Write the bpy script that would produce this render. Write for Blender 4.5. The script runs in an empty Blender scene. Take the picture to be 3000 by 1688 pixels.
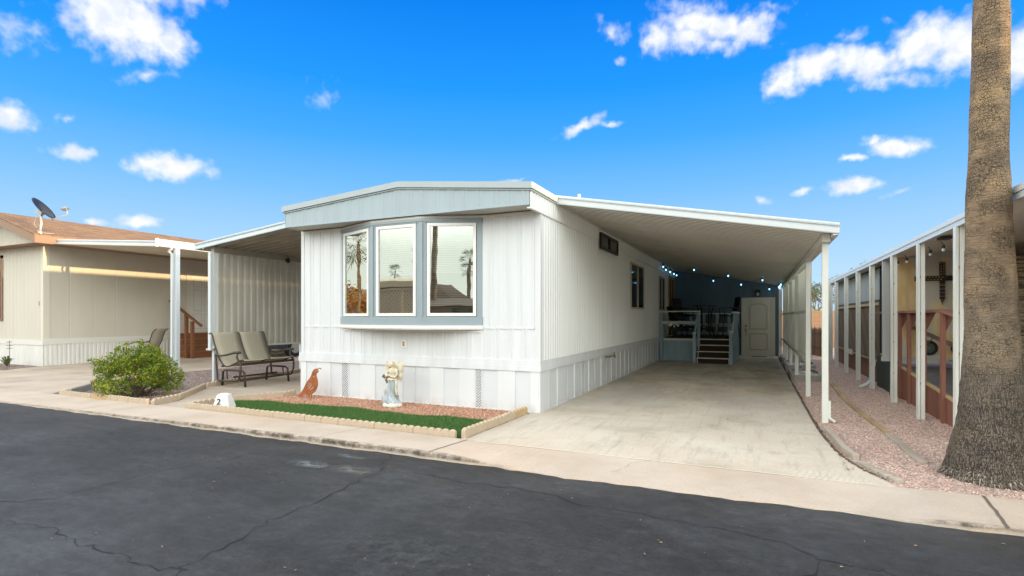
import bpy, bmesh, math, random
import numpy as np
from mathutils import Vector, Matrix
R = math.radians
random.seed(7)
rng = np.random.default_rng(11)
SC = bpy.context.scene
COL = SC.collection

# ------------------------------------------------------------------ camera
cam = bpy.data.cameras.new('camera'); co = bpy.data.objects.new('camera', cam); COL.objects.link(co)
co.location = (0, 0, 1.4); co.rotation_euler = (R(90), 0, R(24.67))
cam.sensor_width = 36; cam.lens = 18.73; cam.shift_y = 0.0282; cam.clip_start = .05; cam.clip_end = 9000
SC.camera = co
SC.view_settings.view_transform = 'Standard'; SC.view_settings.look = 'None'
SC.view_settings.exposure = 0.10; SC.view_settings.gamma = 1.0
SC.render.resolution_x = 1024; SC.render.resolution_y = 576
SC.render.engine = 'CYCLES'
SC.cycles.use_denoising = True; SC.cycles.use_light_tree = False
SC.cycles.max_bounces = 9; SC.cycles.diffuse_bounces = 6; SC.cycles.glossy_bounces = 4
SC.cycles.transparent_max_bounces = 8; SC.cycles.caustics_reflective = False; SC.cycles.caustics_refractive = False

SUN_EL, SUN_AZ = 3.2, 90.0        # degrees; azimuth from +Y towards +X

# ------------------------------------------------------------------ world
W = bpy.data.worlds.new('World'); SC.world = W; W.use_nodes = True
nt = W.node_tree; nt.nodes.clear()
def N(t, **k):
    n = nt.nodes.new(t)
    for a, b in k.items(): setattr(n, a, b)
    return n
def lk(a, b): nt.links.new(a, b)
def mth(op, a, b=None, c=None, clamp=False):
    n = N('ShaderNodeMath', operation=op, use_clamp=clamp)
    for i, x in enumerate((a, b, c)):
        if x is None: continue
        if isinstance(x, (int, float)): n.inputs[i].default_value = x
        else: lk(x, n.inputs[i])
    return n.outputs[0]
def smooth(x, a, b):
    n = N('ShaderNodeMapRange', interpolation_type='SMOOTHSTEP'); lk(x, n.inputs[0])
    n.inputs[1].default_value = a; n.inputs[2].default_value = b
    return n.outputs[0]
def mixc(f, a, b, mode='MIX'):
    n = N('ShaderNodeMix', data_type='RGBA', blend_type=mode)
    for s, x in ((n.inputs[0], f), (n.inputs[6], a), (n.inputs[7], b)):
        if isinstance(x, (int, float)): s.default_value = x
        elif isinstance(x, tuple): s.default_value = (*x, 1)
        else: lk(x, s)
    return n.outputs[2]
tc = N('ShaderNodeTexCoord'); sx = N('ShaderNodeSeparateXYZ'); lk(tc.outputs['Generated'], sx.inputs[0])
az = mth('MULTIPLY', mth('ARCTAN2', sx.outputs[0], sx.outputs[1]), 57.2958)
el = mth('MULTIPLY', mth('ARCSINE', sx.outputs[2]), 57.2958)
ramp = N('ShaderNodeValToRGB'); lk(mth('DIVIDE', el, 45.0), ramp.inputs[0])
st = [(0, (.60, .78, .97)), (5, (.44, .69, .98)), (9, (.32, .60, .99)), (13, (.175, .50, .98)), (18, (.055, .39, .97)), (23, (.012, .31, .97)), (31, (0.0, .21, .85)), (45, (0.0, .15, .7))]
cr = ramp.color_ramp
while len(cr.elements) < len(st): cr.elements.new(.5)
for e, (p, c) in zip(cr.elements, st): e.position = p / 45; e.color = (*c, 1)
front = ramp.outputs[0]
# clouds: (azimuth, elevation, half width, half height, tilt, density) in degrees
CL = [(-61.5,24.7,4.2,3.6,1,1.3),(-59.3,23.8,3.3,2.4,-6,1.3),(-57.8,23.4,2.9,1.9,3,1.2),(-59.8,27.4,5.6,2.4,16,1.3),(-55.7,26.9,2.5,0.9,14,0.5),(-68.0,21.4,3.5,1.6,18,0.35),(-59.1,20.5,2.3,0.7,18,0.55),(-68.0,15.3,1.8,1.2,9,1.2),(-64.7,15.8,0.9,0.4,32,0.5),(-64.1,13.5,1.9,0.8,19,1.1),(-57.3,13.3,3.4,1.4,8,1.3),(-54.1,13.2,1.7,0.7,-8,0.7),(-59.5,13.1,1.4,1.0,9,1.0),(-62.7,7.9,1.0,0.3,6,0.7),(-59.5,8.3,1.9,0.8,6,1.1),(-9.3,26.7,2.4,1.7,4,1.0),(-4.3,27.1,5.9,1.5,-9,1.3),(-1.1,26.4,3.4,1.6,-10,1.1),(-6.2,26.5,3.7,1.5,-18,1.0),(-13.8,27.8,2.1,0.8,-30,0.6),(-6.2,28.9,3.7,1.1,-8,0.6),(1.3,27.4,2.4,0.6,-11,0.35),(-3.0,25.4,4.2,1.0,-9,0.6),(2.5,21.6,2.2,1.7,15,1.1),(5.0,22.3,3.1,1.6,-1,1.3),(8.7,21.7,3.9,1.6,-13,1.4),(12.9,22.1,2.9,2.0,0,1.4),(15.8,21.3,3.1,2.4,-16,1.4),(19.2,19.5,2.6,2.6,-17,1.4),(8.0,24.1,1.6,0.7,-13,0.55),(10.7,20.0,5.0,0.9,-13,0.6),(-17.4,19.4,2.9,0.7,23,1.0),(-14.5,19.7,1.4,0.4,-3,0.8),(11.0,14.5,2.5,0.9,-13,1.3),(9.5,15.2,0.9,0.5,-10,0.9),(12.6,14.3,1.4,0.8,-10,1.0),(7.8,14.1,1.1,0.5,-9,1.1),(8.1,11.7,2.4,0.9,-2,1.3),(4.0,11.7,1.2,0.4,4,0.8),(0.4,11.0,1.0,0.5,0,0.7),(11.2,10.7,1.2,0.3,12,0.35),(-44.1,21.2,1.5,1.2,7,0.28),(-24.5,14.5,1.7,0.25,10,0.5),(-13.4,25.2,0.7,0.4,-4,0.4),(10.7,24.4,1.0,0.4,-15,0.35)]
cmb = N('ShaderNodeCombineXYZ'); lk(az, cmb.inputs[0]); lk(el, cmb.inputs[1])
def noisev(scale, detail, src):
    n = N('ShaderNodeTexNoise', noise_dimensions='3D'); lk(src, n.inputs['Vector'])
    n.inputs['Scale'].default_value = scale; n.inputs['Detail'].default_value = detail; n.inputs['Roughness'].default_value = .58
    return n
wn = noisev(.38, 4, cmb.outputs[0])
wv = N('ShaderNodeVectorMath', operation='SUBTRACT'); lk(wn.outputs['Color'], wv.inputs[0]); wv.inputs[1].default_value = (.5, .5, .5)
ws = N('ShaderNodeVectorMath', operation='MULTIPLY'); lk(wv.outputs[0], ws.inputs[0]); ws.inputs[1].default_value = (2.6, 1.7, 0)
wa = N('ShaderNodeVectorMath', operation='ADD'); lk(cmb.outputs[0], wa.inputs[0]); lk(ws.outputs[0], wa.inputs[1])
dens = None
for a0, e0, rx, ry, rt, s_ in CL:
    m = N('ShaderNodeMapping', vector_type='TEXTURE'); lk(wa.outputs[0], m.inputs[0])
    m.inputs['Location'].default_value = (a0, e0, 0); m.inputs['Rotation'].default_value = (0, 0, R(rt)); m.inputs['Scale'].default_value = (rx * 1.10, ry * 1.12, 1)
    ln = N('ShaderNodeVectorMath', operation='LENGTH'); lk(m.outputs[0], ln.inputs[0])
    d = mth('MULTIPLY_ADD', ln.outputs['Value'], -s_, s_)
    dens = d if dens is None else mth('MAXIMUM', dens, d)
n2 = noisev(.8, 6, cmb.outputs[0]); n2.inputs['Roughness'].default_value = .5
dn = mth('ADD', dens, mth('MULTIPLY_ADD', n2.outputs[0], 1.25, -.68))
cmask = smooth(dn, -.06, .92)
lo = mth('GREATER_THAN', dens, -.6)
cmask = mth('MULTIPLY', cmask, lo)
shade = smooth(noisev(.55, 5, wa.outputs[0]).outputs[0], .3, .65)
ccol = mixc(shade, (.74, .80, .94), (1.0, 1.0, 1.0))
front = mixc(cmask, front, ccol)
# unseen rest of the dome: bands brightened to light the scene
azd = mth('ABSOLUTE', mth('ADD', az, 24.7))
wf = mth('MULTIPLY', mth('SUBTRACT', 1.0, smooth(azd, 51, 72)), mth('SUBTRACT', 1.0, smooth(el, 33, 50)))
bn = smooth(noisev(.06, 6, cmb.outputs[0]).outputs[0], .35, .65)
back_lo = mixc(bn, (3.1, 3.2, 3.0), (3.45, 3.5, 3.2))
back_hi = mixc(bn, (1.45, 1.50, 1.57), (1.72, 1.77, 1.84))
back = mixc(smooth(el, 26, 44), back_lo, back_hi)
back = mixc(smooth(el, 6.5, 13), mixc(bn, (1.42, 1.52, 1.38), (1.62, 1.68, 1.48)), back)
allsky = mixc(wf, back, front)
allsky = mixc(smooth(el, -2.5, -.2), (.22, .19, .16), allsky)
sky = N('ShaderNodeTexSky', sky_type='NISHITA'); sky.sun_disc = False
sky.sun_elevation = R(SUN_EL); sky.sun_rotation = R(SUN_AZ)
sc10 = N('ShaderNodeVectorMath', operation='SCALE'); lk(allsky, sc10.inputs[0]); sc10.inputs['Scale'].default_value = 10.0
skk = N('ShaderNodeVectorMath', operation='SCALE'); lk(sky.outputs[0], skk.inputs[0]); skk.inputs['Scale'].default_value = .08
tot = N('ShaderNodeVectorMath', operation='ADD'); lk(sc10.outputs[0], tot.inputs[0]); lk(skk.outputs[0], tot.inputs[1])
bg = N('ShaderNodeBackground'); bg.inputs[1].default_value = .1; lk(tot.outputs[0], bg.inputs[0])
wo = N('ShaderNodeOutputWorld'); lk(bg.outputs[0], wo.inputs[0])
W.cycles.sampling_method = 'MANUAL'; W.cycles.sample_map_resolution = 1024

# ------------------------------------------------------------------ sun
sl = bpy.data.lights.new('sun', 'SUN'); sl.energy = 5.0; sl.angle = R(.5); sl.color = (1.0, .70, .36)
so = bpy.data.objects.new('sun', sl); COL.objects.link(so)
sd = Vector((math.sin(R(SUN_AZ)) * math.cos(R(SUN_EL)), math.cos(R(SUN_AZ)) * math.cos(R(SUN_EL)), math.sin(R(SUN_EL))))
so.rotation_euler = (-sd).to_track_quat('-Z', 'Y').to_euler()

# ------------------------------------------------------------------ materials
MT = {}
def mat(name, col, rough=.6, metal=0, noise=None, bump=None, island=0, spec=.5, trans=0, extra=None):
    """noise=(scale, amount[, stretch xyz]); bump=(scale, strength, distance)"""
    if name in MT: return MT[name]
    m = bpy.data.materials.new(name); m.use_nodes = True; t = m.node_tree
    b = t.nodes['Principled BSDF']; b.inputs['Roughness'].default_value = rough; b.inputs['Metallic'].default_value = metal
    b.inputs['Specular IOR Level'].default_value = spec
    b.inputs['Base Color'].default_value = (*col, 1)
    L = t.links.new; nn = t.nodes.new
    tcx = nn('ShaderNodeTexCoord'); src = None
    cur = None
    if noise:
        mp = nn('ShaderNodeMapping'); L(tcx.outputs['Object'], mp.inputs[0]); mp.inputs['Scale'].default_value = noise[2] if len(noise) > 2 else (1, 1, 1)
        n = nn('ShaderNodeTexNoise'); L(mp.outputs[0], n.inputs['Vector']); n.inputs['Scale'].default_value = noise[0]; n.inputs['Detail'].default_value = 6
        r = nn('ShaderNodeMapRange'); L(n.outputs[0], r.inputs[0]); r.inputs[1].default_value = .3; r.inputs[2].default_value = .7
        r.inputs[3].default_value = 1 - noise[1]; r.inputs[4].default_value = 1 + noise[1] * .6
        h = nn('ShaderNodeHueSaturation'); h.inputs['Color'].default_value = (*col, 1); L(r.outputs[0], h.inputs['Value']); cur = h.outputs[0]
    if island:
        g = nn('ShaderNodeNewGeometry'); r = nn('ShaderNodeMapRange'); L(g.outputs['Random Per Island'], r.inputs[0]); r.inputs[3].default_value = 1 - island; r.inputs[4].default_value = 1 + island
        h = nn('ShaderNodeHueSaturation')
        if cur: L(cur, h.inputs['Color'])
        else: h.inputs['Color'].default_value = (*col, 1)
        L(r.outputs[0], h.inputs['Value']); cur = h.outputs[0]
    if cur: L(cur, b.inputs['Base Color'])
    if bump:
        n = nn('ShaderNodeTexNoise'); L(tcx.outputs['Object'], n.inputs['Vector']); n.inputs['Scale'].default_value = bump[0]; n.inputs['Detail'].default_value = 5
        bp = nn('ShaderNodeBump'); bp.inputs['Strength'].default_value = bump[1]; bp.inputs['Distance'].default_value = bump[2] if len(bump) > 2 else .01
        L(n.outputs[0], bp.inputs['Height']); L(bp.outputs[0], b.inputs['Normal'])
    if extra: extra(t, b, L, nn, tcx, cur)
    MT[name] = m; return m

def ramp_node(t, fac, stops, interp='LINEAR'):
    r = t.nodes.new('ShaderNodeValToRGB'); t.links.new(fac, r.inputs[0]); e = r.color_ramp; e.interpolation = interp
    while len(e.elements) < len(stops): e.elements.new(.5)
    for q, (p, c) in zip(e.elements, stops): q.position = p; q.color = (*c, 1) if len(c) == 3 else c
    return r
def tnoise(t, src, scale, detail=6, stretch=None, rough=.5):
    if stretch:
        mp = t.nodes.new('ShaderNodeMapping'); t.links.new(src, mp.inputs[0]); mp.inputs['Scale'].default_value = stretch; src = mp.outputs[0]
    n = t.nodes.new('ShaderNodeTexNoise'); t.links.new(src, n.inputs['Vector']); n.inputs['Scale'].default_value = scale; n.inputs['Detail'].default_value = detail; n.inputs['Roughness'].default_value = rough
    return n.outputs[0]
def tmix(t, f, a, b, mode='MIX'):
    n = t.nodes.new('ShaderNodeMix'); n.data_type = 'RGBA'; n.blend_type = mode
    for s, x in ((n.inputs[0], f), (n.inputs[6], a), (n.inputs[7], b)):
        if isinstance(x, (int, float)): s.default_value = x
        elif isinstance(x, tuple): s.default_value = (*x, 1)
        else: t.links.new(x, s)
    return n.outputs[2]
def tmr(t, f, a, b, c=0., d=1.):
    r = t.nodes.new('ShaderNodeMapRange'); t.links.new(f, r.inputs[0])
    for i, x in enumerate((a, b, c, d)): r.inputs[i + 1].default_value = x
    return r.outputs[0]
def tbump(t, b, h, s, d):
    bp = t.nodes.new('ShaderNodeBump'); bp.inputs['Strength'].default_value = s; bp.inputs['Distance'].default_value = d
    t.links.new(h, bp.inputs['Height']); t.links.new(bp.outputs[0], b.inputs['Normal'])

def x_asphalt(t, b, L, nn, tcx, cur):
    P = tcx.outputs['Object']
    base = ramp_node(t, tnoise(t, P, .9, 8, rough=.62), [(.32, (.006, .007, .009)), (.5, (.017, .0185, .0215)), (.68, (.040, .0425, .047))]).outputs[0]
    pale = tmr(t, tnoise(t, P, .55, 5, (1, 1.8, 1), .7), .55, .72)
    base = tmix(t, pale, base, (.060, .064, .070))
    mott = tmr(t, tnoise(t, P, 5.5, 8, (1, 1.6, 1), .75), .40, .66, 0, .85); base = tmix(t, mott, base, (.030, .031, .034))
    m2_ = tmr(t, tnoise(t, P, 14, 6, (1, 1.4, 1), .8), .42, .62, 0, .7); base = tmix(t, m2_, base, (.005, .0055, .007))
    dk = tmr(t, tnoise(t, P, 3.1, 7, (1, 2.2, 1), .7), .55, .68, 0, .8); base = tmix(t, dk, base, (.006, .0065, .008))
    brown = tmr(t, tnoise(t, P, 1.7, 4), .58, .75, 0, .45)
    big = tmr(t, tnoise(t, P, .22, 5, (1, 1.5, 1), .6), .46, .60, 0, .55); base = tmix(t, big, base, (.048, .052, .058))
    base = tmix(t, brown, base, (.026, .021, .019))
    # streaks dragged by tyres along the road
    stk = tmr(t, tnoise(t, P, 2.2, 7, (.7, 5, 1), .6), .45, .7, 0, .4)
    base = tmix(t, stk, base, (.014, .0155, .018))
    grain = tnoise(t, P, 160, 2)
    base = tmix(t, tmr(t, tnoise(t, P, 45, 4, rough=.8), .5, .75, 0, .55), base, (.055, .055, .058))
    sp = nn('ShaderNodeTexVoronoi'); L(P, sp.inputs['Vector']); sp.inputs['Scale'].default_value = 28
    spk = tmr(t, sp.outputs['Distance'], .05, .0)
    base = tmix(t, tmr(t, spk, 0, 1, 0, .55), base, (.25, .24, .22))
    hsv = nn('ShaderNodeHueSaturation'); L(base, hsv.inputs['Color']); mu1 = nn('ShaderNodeMath'); mu1.operation = 'MULTIPLY'; L(tmr(t, tnoise(t, P, 1.1, 7, (1, 1.7, 1), .72), .34, .66, .55, 1.5), mu1.inputs[0]); L(tmr(t, tnoise(t, P, 7, 6, (1, 1.5, 1), .78), .34, .66, .72, 1.32), mu1.inputs[1]); L(mu1.outputs[0], hsv.inputs['Value']); base = hsv.outputs[0]
    L(base, b.inputs['Base Color'])
    bb = nn('ShaderNodeMath'); bb.operation = 'ADD'; L(grain, bb.inputs[0]); L(tnoise(t, P, 18, 5), bb.inputs[1])
    tbump(t, b, bb.outputs[0], .8, .010)
    b.inputs['Roughness'].default_value = .72
mat('asphalt', (.05, .05, .055), extra=x_asphalt)

def concrete(name, c0, c1, c2, stain=None):
    def ex(t, b, L, nn, tcx, cur):
        P = tcx.outputs['Object']
        base = ramp_node(t, tnoise(t, P, 1.1, 8, rough=.6), [(.3, c0), (.5, c1), (.7, c2)]).outputs[0]
        pk = tmr(t, tnoise(t, P, .7, 4), .5, .7, 0, .5); base = tmix(t, pk, base, (c1[0] * 1.02, c1[1] * .93, c1[2] * .84))
        fine = tmr(t, tnoise(t, P, 55, 3), .25, .75, .9, 1.07)
        hs = nn('ShaderNodeHueSaturation'); L(base, hs.inputs['Color']); L(fine, hs.inputs['Value']); base = hs.outputs[0]
        if stain: base = stain(t, nn, L, P, base)
        spots = tmr(t, tnoise(t, P, 7, 5, rough=.7), .68, .76, 0, .35); base = tmix(t, spots, base, (.16, .13, .10))
        L(base, b.inputs['Base Color']); b.inputs['Roughness'].default_value = .85
        tbump(t, b, tnoise(t, P, 90, 4), .25, .004)
    return mat(name, c1, extra=ex)
def drive_stain(t, nn, L, P, base):
    # tyre drag marks and oily patches, denser and greyer towards the back
    sp = nn('ShaderNodeSeparateXYZ'); L(P, sp.inputs[0])
    yy = tmr(t, sp.outputs[1], 7.6, 15.0, 0, 1)
    ol = tmr(t, tnoise(t, P, 1.6, 6, (1, .45, 1), .65), .45, .68, 0, 1)
    mu = nn('ShaderNodeMath'); mu.operation = 'MULTIPLY'; L(ol, mu.inputs[0]); L(yy, mu.inputs[1])
    base = tmix(t, tmr(t, mu.outputs[0], 0, 1, 0, .75), base, (.14, .13, .11))
    a = tmr(t, tnoise(t, P, 3.2, 7, (3.0, .35, 1), .7), .52, .70, 0, .42)
    base = tmix(t, a, base, (.25, .23, .20))
    wv = nn('ShaderNodeTexWave'); wv.wave_type = 'BANDS'; wv.bands_direction = 'X'; mpw = nn('ShaderNodeMapping'); L(P, mpw.inputs[0]); mpw.inputs['Rotation'].default_value = (0, 0, R(18)); L(mpw.outputs[0], wv.inputs['Vector'])
    wv.inputs['Scale'].default_value = 7; wv.inputs['Distortion'].default_value = 9; wv.inputs['Detail'].default_value = 2; wv.inputs['Detail Scale'].default_value = .35
    wm = nn('ShaderNodeMath'); wm.operation = 'MULTIPLY'; L(tmr(t, wv.outputs['Fac'], .55, .9, 0, .17), wm.inputs[0]); L(tmr(t, tnoise(t, P, .55, 3), .5, .62), wm.inputs[1]); base = tmix(t, wm.outputs[0], base, (.165, .155, .142))
    gy = tmr(t, tnoise(t, P, .8, 5, (1, .5, 1), .6), .42, .62, 0, .55); gm = nn('ShaderNodeMath'); gm.operation = 'MULTIPLY'; L(gy, gm.inputs[0]); L(tmr(t, sp.outputs[1], 6.2, 9.5), gm.inputs[1]); base = tmix(t, gm.outputs[0], base, (.36, .36, .34))
    c = tmr(t, tnoise(t, P, 1.3, 5, rough=.7), .60, .72, 0, .5)
    base = tmix(t, c, base, (.30, .22, .15))
    return base
concrete('drive_concrete', (.44, .385, .31), (.57, .505, .415), (.64, .58, .49), drive_stain)
def curb_stain(t, nn, L, P, base):
    sp = nn('ShaderNodeSeparateXYZ'); L(P, sp.inputs[0]); d = tmr(t, sp.outputs[1], 4.485, 4.435, 0, 1)
    w = tmr(t, sp.outputs[2], .012, .03, 0, 1); n = tmr(t, tnoise(t, P, 11, 7, rough=.75), .36, .60, .12, 1)
    m = nn('ShaderNodeMath'); m.operation = 'MULTIPLY'; L(d, m.inputs[0]); L(n, m.inputs[1]); m_ = nn('ShaderNodeMath'); m_.operation = 'MULTIPLY'; L(m.outputs[0], m_.inputs[0]); L(w, m_.inputs[1])
    return tmix(t, m_.outputs[0], base, (.085, .07, .055))
concrete('walk_concrete', (.41, .34, .27), (.49, .415, .345), (.55, .475, .40), curb_stain)
concrete('pad_concrete', (.36, .29, .23), (.46, .385, .31), (.53, .46, .38))
concrete('block_concrete', (.40, .32, .23), (.52, .42, .31), (.60, .50, .39))
concrete('grey_block', (.24, .23, .21), (.33, .32, .29), (.42, .41, .38))

def gravel(name, cols, scale, dark=.35):
    def ex(t, b, L, nn, tcx, cur):
        P = tcx.outputs['Object']
        v = nn('ShaderNodeTexVoronoi'); L(P, v.inputs['Vector']); v.inputs['Scale'].default_value = scale
        s = nn('ShaderNodeSeparateColor'); L(v.outputs['Color'], s.inputs[0])
        base = ramp_node(t, s.outputs[0], [(i / max(1, len(cols) - 1), c) for i, c in enumerate(cols)]).outputs[0]
        base = tmix(t, tmr(t, v.outputs['Distance'], .35, .75, 0, dark), base, tuple(x * .3 for x in cols[0]))
        base = tmix(t, tmr(t, tnoise(t, P, 1.2, 4), .45, .7, 0, .35), base, tuple(x * .62 for x in cols[len(cols) // 2]))
        L(base, b.inputs['Base Color']); b.inputs['Roughness'].default_value = .9
        iv = nn('ShaderNodeMath'); iv.operation = 'SUBTRACT'; iv.inputs[0].default_value = 1; L(v.outputs['Distance'], iv.inputs[1])
        tbump(t, b, iv.outputs[0], 1.0, .012)
    return mat(name, cols[0], extra=ex)
PINK = [(.52, .34, .27), (.64, .44, .36), (.36, .24, .20), (.74, .60, .52), (.58, .40, .33), (.24, .19, .18), (.70, .54, .45)]
PURP = [(.24, .17, .15), (.33, .25, .22), (.16, .13, .13), (.42, .34, .30), (.28, .20, .18)]
TERR = [(.46, .23, .14), (.58, .33, .22), (.30, .15, .10), (.66, .43, .32), (.50, .27, .17)]
gravel('pink_gravel', PINK, 42); gravel('purple_gravel', PURP, 38); gravel('terracotta_gravel', TERR, 36)
def stone_mat(name, cols):
    def ex(t, b, L, nn, tcx, cur):
        g = nn('ShaderNodeNewGeometry')
        L(ramp_node(t, g.outputs['Random Per Island'], [(i / (len(cols) - 1), c) for i, c in enumerate(cols)]).outputs[0], b.inputs['Base Color']); b.inputs['Roughness'].default_value = .85
    return mat(name, cols[0], extra=ex)
stone_mat('pink_stone', PINK); stone_mat('purple_stone', PURP); stone_mat('terracotta_stone', TERR)
stone_mat('white_stone', [(.55, .53, .49), (.7, .68, .64), (.42, .39, .35), (.62, .6, .57)])

def x_bark(t, b, L, nn, tcx, cur):
    P = tcx.outputs['Object']
    base = ramp_node(t, tnoise(t, P, 3.0, 7, (1, 1, 1.6)), [(.3, (.17, .12, .08)), (.48, (.30, .21, .13)), (.62, (.42, .29, .165)), (.75, (.52, .35, .165))]).outputs[0]
    rings = tnoise(t, P, 7, 7, (1.0, 1.0, 13), .7)
    base = tmix(t, tmr(t, rings, .50, .62, 0, .65), base, (.12, .095, .075))
    fine = tnoise(t, P, 22, 6, (.8, .8, 9), .7)
    base = tmix(t, tmr(t, fine, .52, .66, 0, .7), base, (.40, .31, .215))
    # wobbling check cracks: a stretched cell pattern
    wb = nn('ShaderNodeTexNoise'); L(P, wb.inputs['Vector']); wb.inputs['Scale'].default_value = 9
    va = nn('ShaderNodeVectorMath'); va.operation = 'MULTIPLY_ADD'; L(wb.outputs['Color'], va.inputs[0]); va.inputs[1].default_value = (.05, .05, .05); L(P, va.inputs[2])
    def cracks(st, thr, dep):
        mp = nn('ShaderNodeMapping'); L(va.outputs[0], mp.inputs[0]); mp.inputs['Scale'].default_value = st
        v = nn('ShaderNodeTexVoronoi'); v.feature = 'DISTANCE_TO_EDGE'; L(mp.outputs[0], v.inputs['Vector']); v.inputs['Scale'].default_value = 1; v.inputs['Randomness'].default_value = .85
        return tmr(t, v.outputs['Distance'], thr, 0, 0, dep)
    gate = tmr(t, tnoise(t, P, 6, 4), .42, .55)
    c1 = cracks((40, 40, 44), .07, .7); m1 = nn('ShaderNodeMath'); m1.operation = 'MULTIPLY'; L(c1, m1.inputs[0]); L(gate, m1.inputs[1])
    sp = nn('ShaderNodeSeparateXYZ'); L(P, sp.inputs[0]); low = tmr(t, sp.outputs[2], 1.1, .55, 0, 1)
    c2 = cracks((78, 78, 6), .11, .85); m2 = nn('ShaderNodeMath'); m2.operation = 'MULTIPLY'; L(c2, m2.inputs[0]); L(low, m2.inputs[1])
    grey = tmr(t, sp.outputs[2], 2.0, .7, 0, .62); base = tmix(t, grey, base, (.17, .16, .145))
    for st_, sc_, wd in (((.8, .8, 12), 2.6, .010), ((1.2, 1.2, 16), 5.0, .012)):
        ab = nn('ShaderNodeMath'); ab.operation = 'SUBTRACT'; L(tnoise(t, P, sc_, 3, st_), ab.inputs[0]); ab.inputs[1].default_value = .5
        a2 = nn('ShaderNodeMath'); a2.operation = 'ABSOLUTE'; L(ab.outputs[0], a2.inputs[0]); base = tmix(t, tmr(t, a2.outputs[0], wd, .002, 0, .75), base, (.06, .048, .038))
    base = tmix(t, m1.outputs[0], base, (.045, .037, .030)); base = tmix(t, m2.outputs[0], base, (.030, .027, .024))
    kn = nn('ShaderNodeTexVoronoi'); L(P, kn.inputs['Vector']); kn.inputs['Scale'].default_value = 5.5
    base = tmix(t, tmr(t, kn.outputs['Distance'], .13, .07, 0, .8), base, (.05, .035, .025))
    L(base, b.inputs['Base Color']); b.inputs['Roughness'].default_value = .95
    h = nn('ShaderNodeMath'); h.operation = 'SUBTRACT'; L(rings, h.inputs[0]); L(m1.outputs[0], h.inputs[1]); h2 = nn('ShaderNodeMath'); h2.operation = 'SUBTRACT'; L(h.outputs[0], h2.inputs[0]); L(m2.outputs[0], h2.inputs[1])
    tbump(t, b, h2.outputs[0], 1.0, .022)
mat('palm_bark', (.2, .16, .12), extra=x_bark)

def x_shingle(t, b, L, nn, tcx, cur):
    P = tcx.outputs['Object']
    mp = nn('ShaderNodeMapping'); L(P, mp.inputs[0]); mp.inputs['Rotation'].default_value = (0, 0, R(90))
    br = nn('ShaderNodeTexBrick'); L(mp.outputs[0], br.inputs['Vector']); br.offset = .5
    br.inputs['Scale'].default_value = 1; br.inputs['Brick Width'].default_value = .3; br.inputs['Row Height'].default_value = .13; br.inputs['Mortar Size'].default_value = .008
    br.inputs['Color1'].default_value = (.30, .17, .09, 1); br.inputs['Color2'].default_value = (.20, .11, .06, 1); br.inputs['Mortar'].default_value = (.10, .055, .03, 1)
    n = tmr(t, tnoise(t, P, 60, 3), .3, .7, .8, 1.15)
    hs = nn('ShaderNodeHueSaturation'); L(br.outputs['Color'], hs.inputs['Color']); L(n, hs.inputs['Value']); L(hs.outputs[0], b.inputs['Base Color'])
    b.inputs['Roughness'].default_value = .95; tbump(t, b, br.outputs['Fac'], -.6, .02)
mat('shingle', (.25, .14, .08), extra=x_shingle)

def x_ply(t, b, L, nn, tcx, cur):
    P = tcx.outputs['Object']
    d = tnoise(t, P, 2.2, 3, (1.3, 1, .35)); w = nn('ShaderNodeMath'); w.operation = 'MULTIPLY'; L(d, w.inputs[0]); w.inputs[1].default_value = 16
    s = nn('ShaderNodeMath'); s.operation = 'SINE'; L(w.outputs[0], s.inputs[0])
    base = ramp_node(t, tmr(t, s.outputs[0], -1, 1), [(0, (.60, .42, .20)), (.55, (.68, .53, .31)), (1, (.52, .50, .44))]).outputs[0]
    L(base, b.inputs['Base Color'])
mat('plywood', (.6, .45, .25), rough=.7, extra=x_ply)
def x_whitewash(t, b, L, nn, tcx, cur):
    P = tcx.outputs['Object']
    base = ramp_node(t, tnoise(t, P, 5, 6, (1, 1, 7), .7), [(.40, (.09, .07, .05)), (.5, (.45, .38, .27)), (.62, (.60, .54, .42))]).outputs[0]
    L(base, b.inputs['Base Color'])
mat('whitewashed_plank', (.5, .45, .35), rough=.8, extra=x_whitewash)

def x_glass(t, b, L, nn, tcx, cur):
    out = t.nodes['Material Output']; gl = nn('ShaderNodeBsdfGlossy'); gl.inputs['Roughness'].default_value = .0; gl.inputs['Color'].default_value = (.93, .97, .93, 1)
    n = tnoise(t, tcx.outputs['Object'], 1.5, 2); bp = nn('ShaderNodeBump'); bp.inputs['Strength'].default_value = .06; bp.inputs['Distance'].default_value = .02; L(n, bp.inputs['Height']); L(bp.outputs[0], gl.inputs['Normal'])
    tr = nn('ShaderNodeBsdfTransparent'); tr.inputs['Color'].default_value = (.80, .86, .83, 1)
    mx = nn('ShaderNodeMixShader'); mx.inputs[0].default_value = .46; L(tr.outputs[0], mx.inputs[1]); L(gl.outputs[0], mx.inputs[2]); L(mx.outputs[0], out.inputs[0])
mat('reflective_glass', (.8, .9, .85), extra=x_glass)
def x_perf(t, b, L, nn, tcx, cur):
    out = t.nodes['Material Output']; tr = nn('ShaderNodeBsdfTransparent'); mx = nn('ShaderNodeMixShader'); mx.inputs[0].default_value = .10
    L(b.outputs[0], mx.inputs[1]); L(tr.outputs[0], mx.inputs[2]); L(mx.outputs[0], out.inputs[0])
def x_transl(t, b, L, nn, tcx, cur):
    tl = nn('ShaderNodeBsdfTranslucent'); tl.inputs['Color'].default_value = (.80, .80, .66, 1); mx = nn('ShaderNodeMixShader'); mx.inputs[0].default_value = .55
    L(b.outputs[0], mx.inputs[1]); L(tl.outputs[0], mx.inputs[2]); L(mx.outputs[0], t.nodes['Material Output'].inputs[0])
WH = mat('white_paint', (.69, .715, .745), .5, noise=(2.4, .075, (4, 4, .22)), bump=(9, .10, .01))
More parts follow.
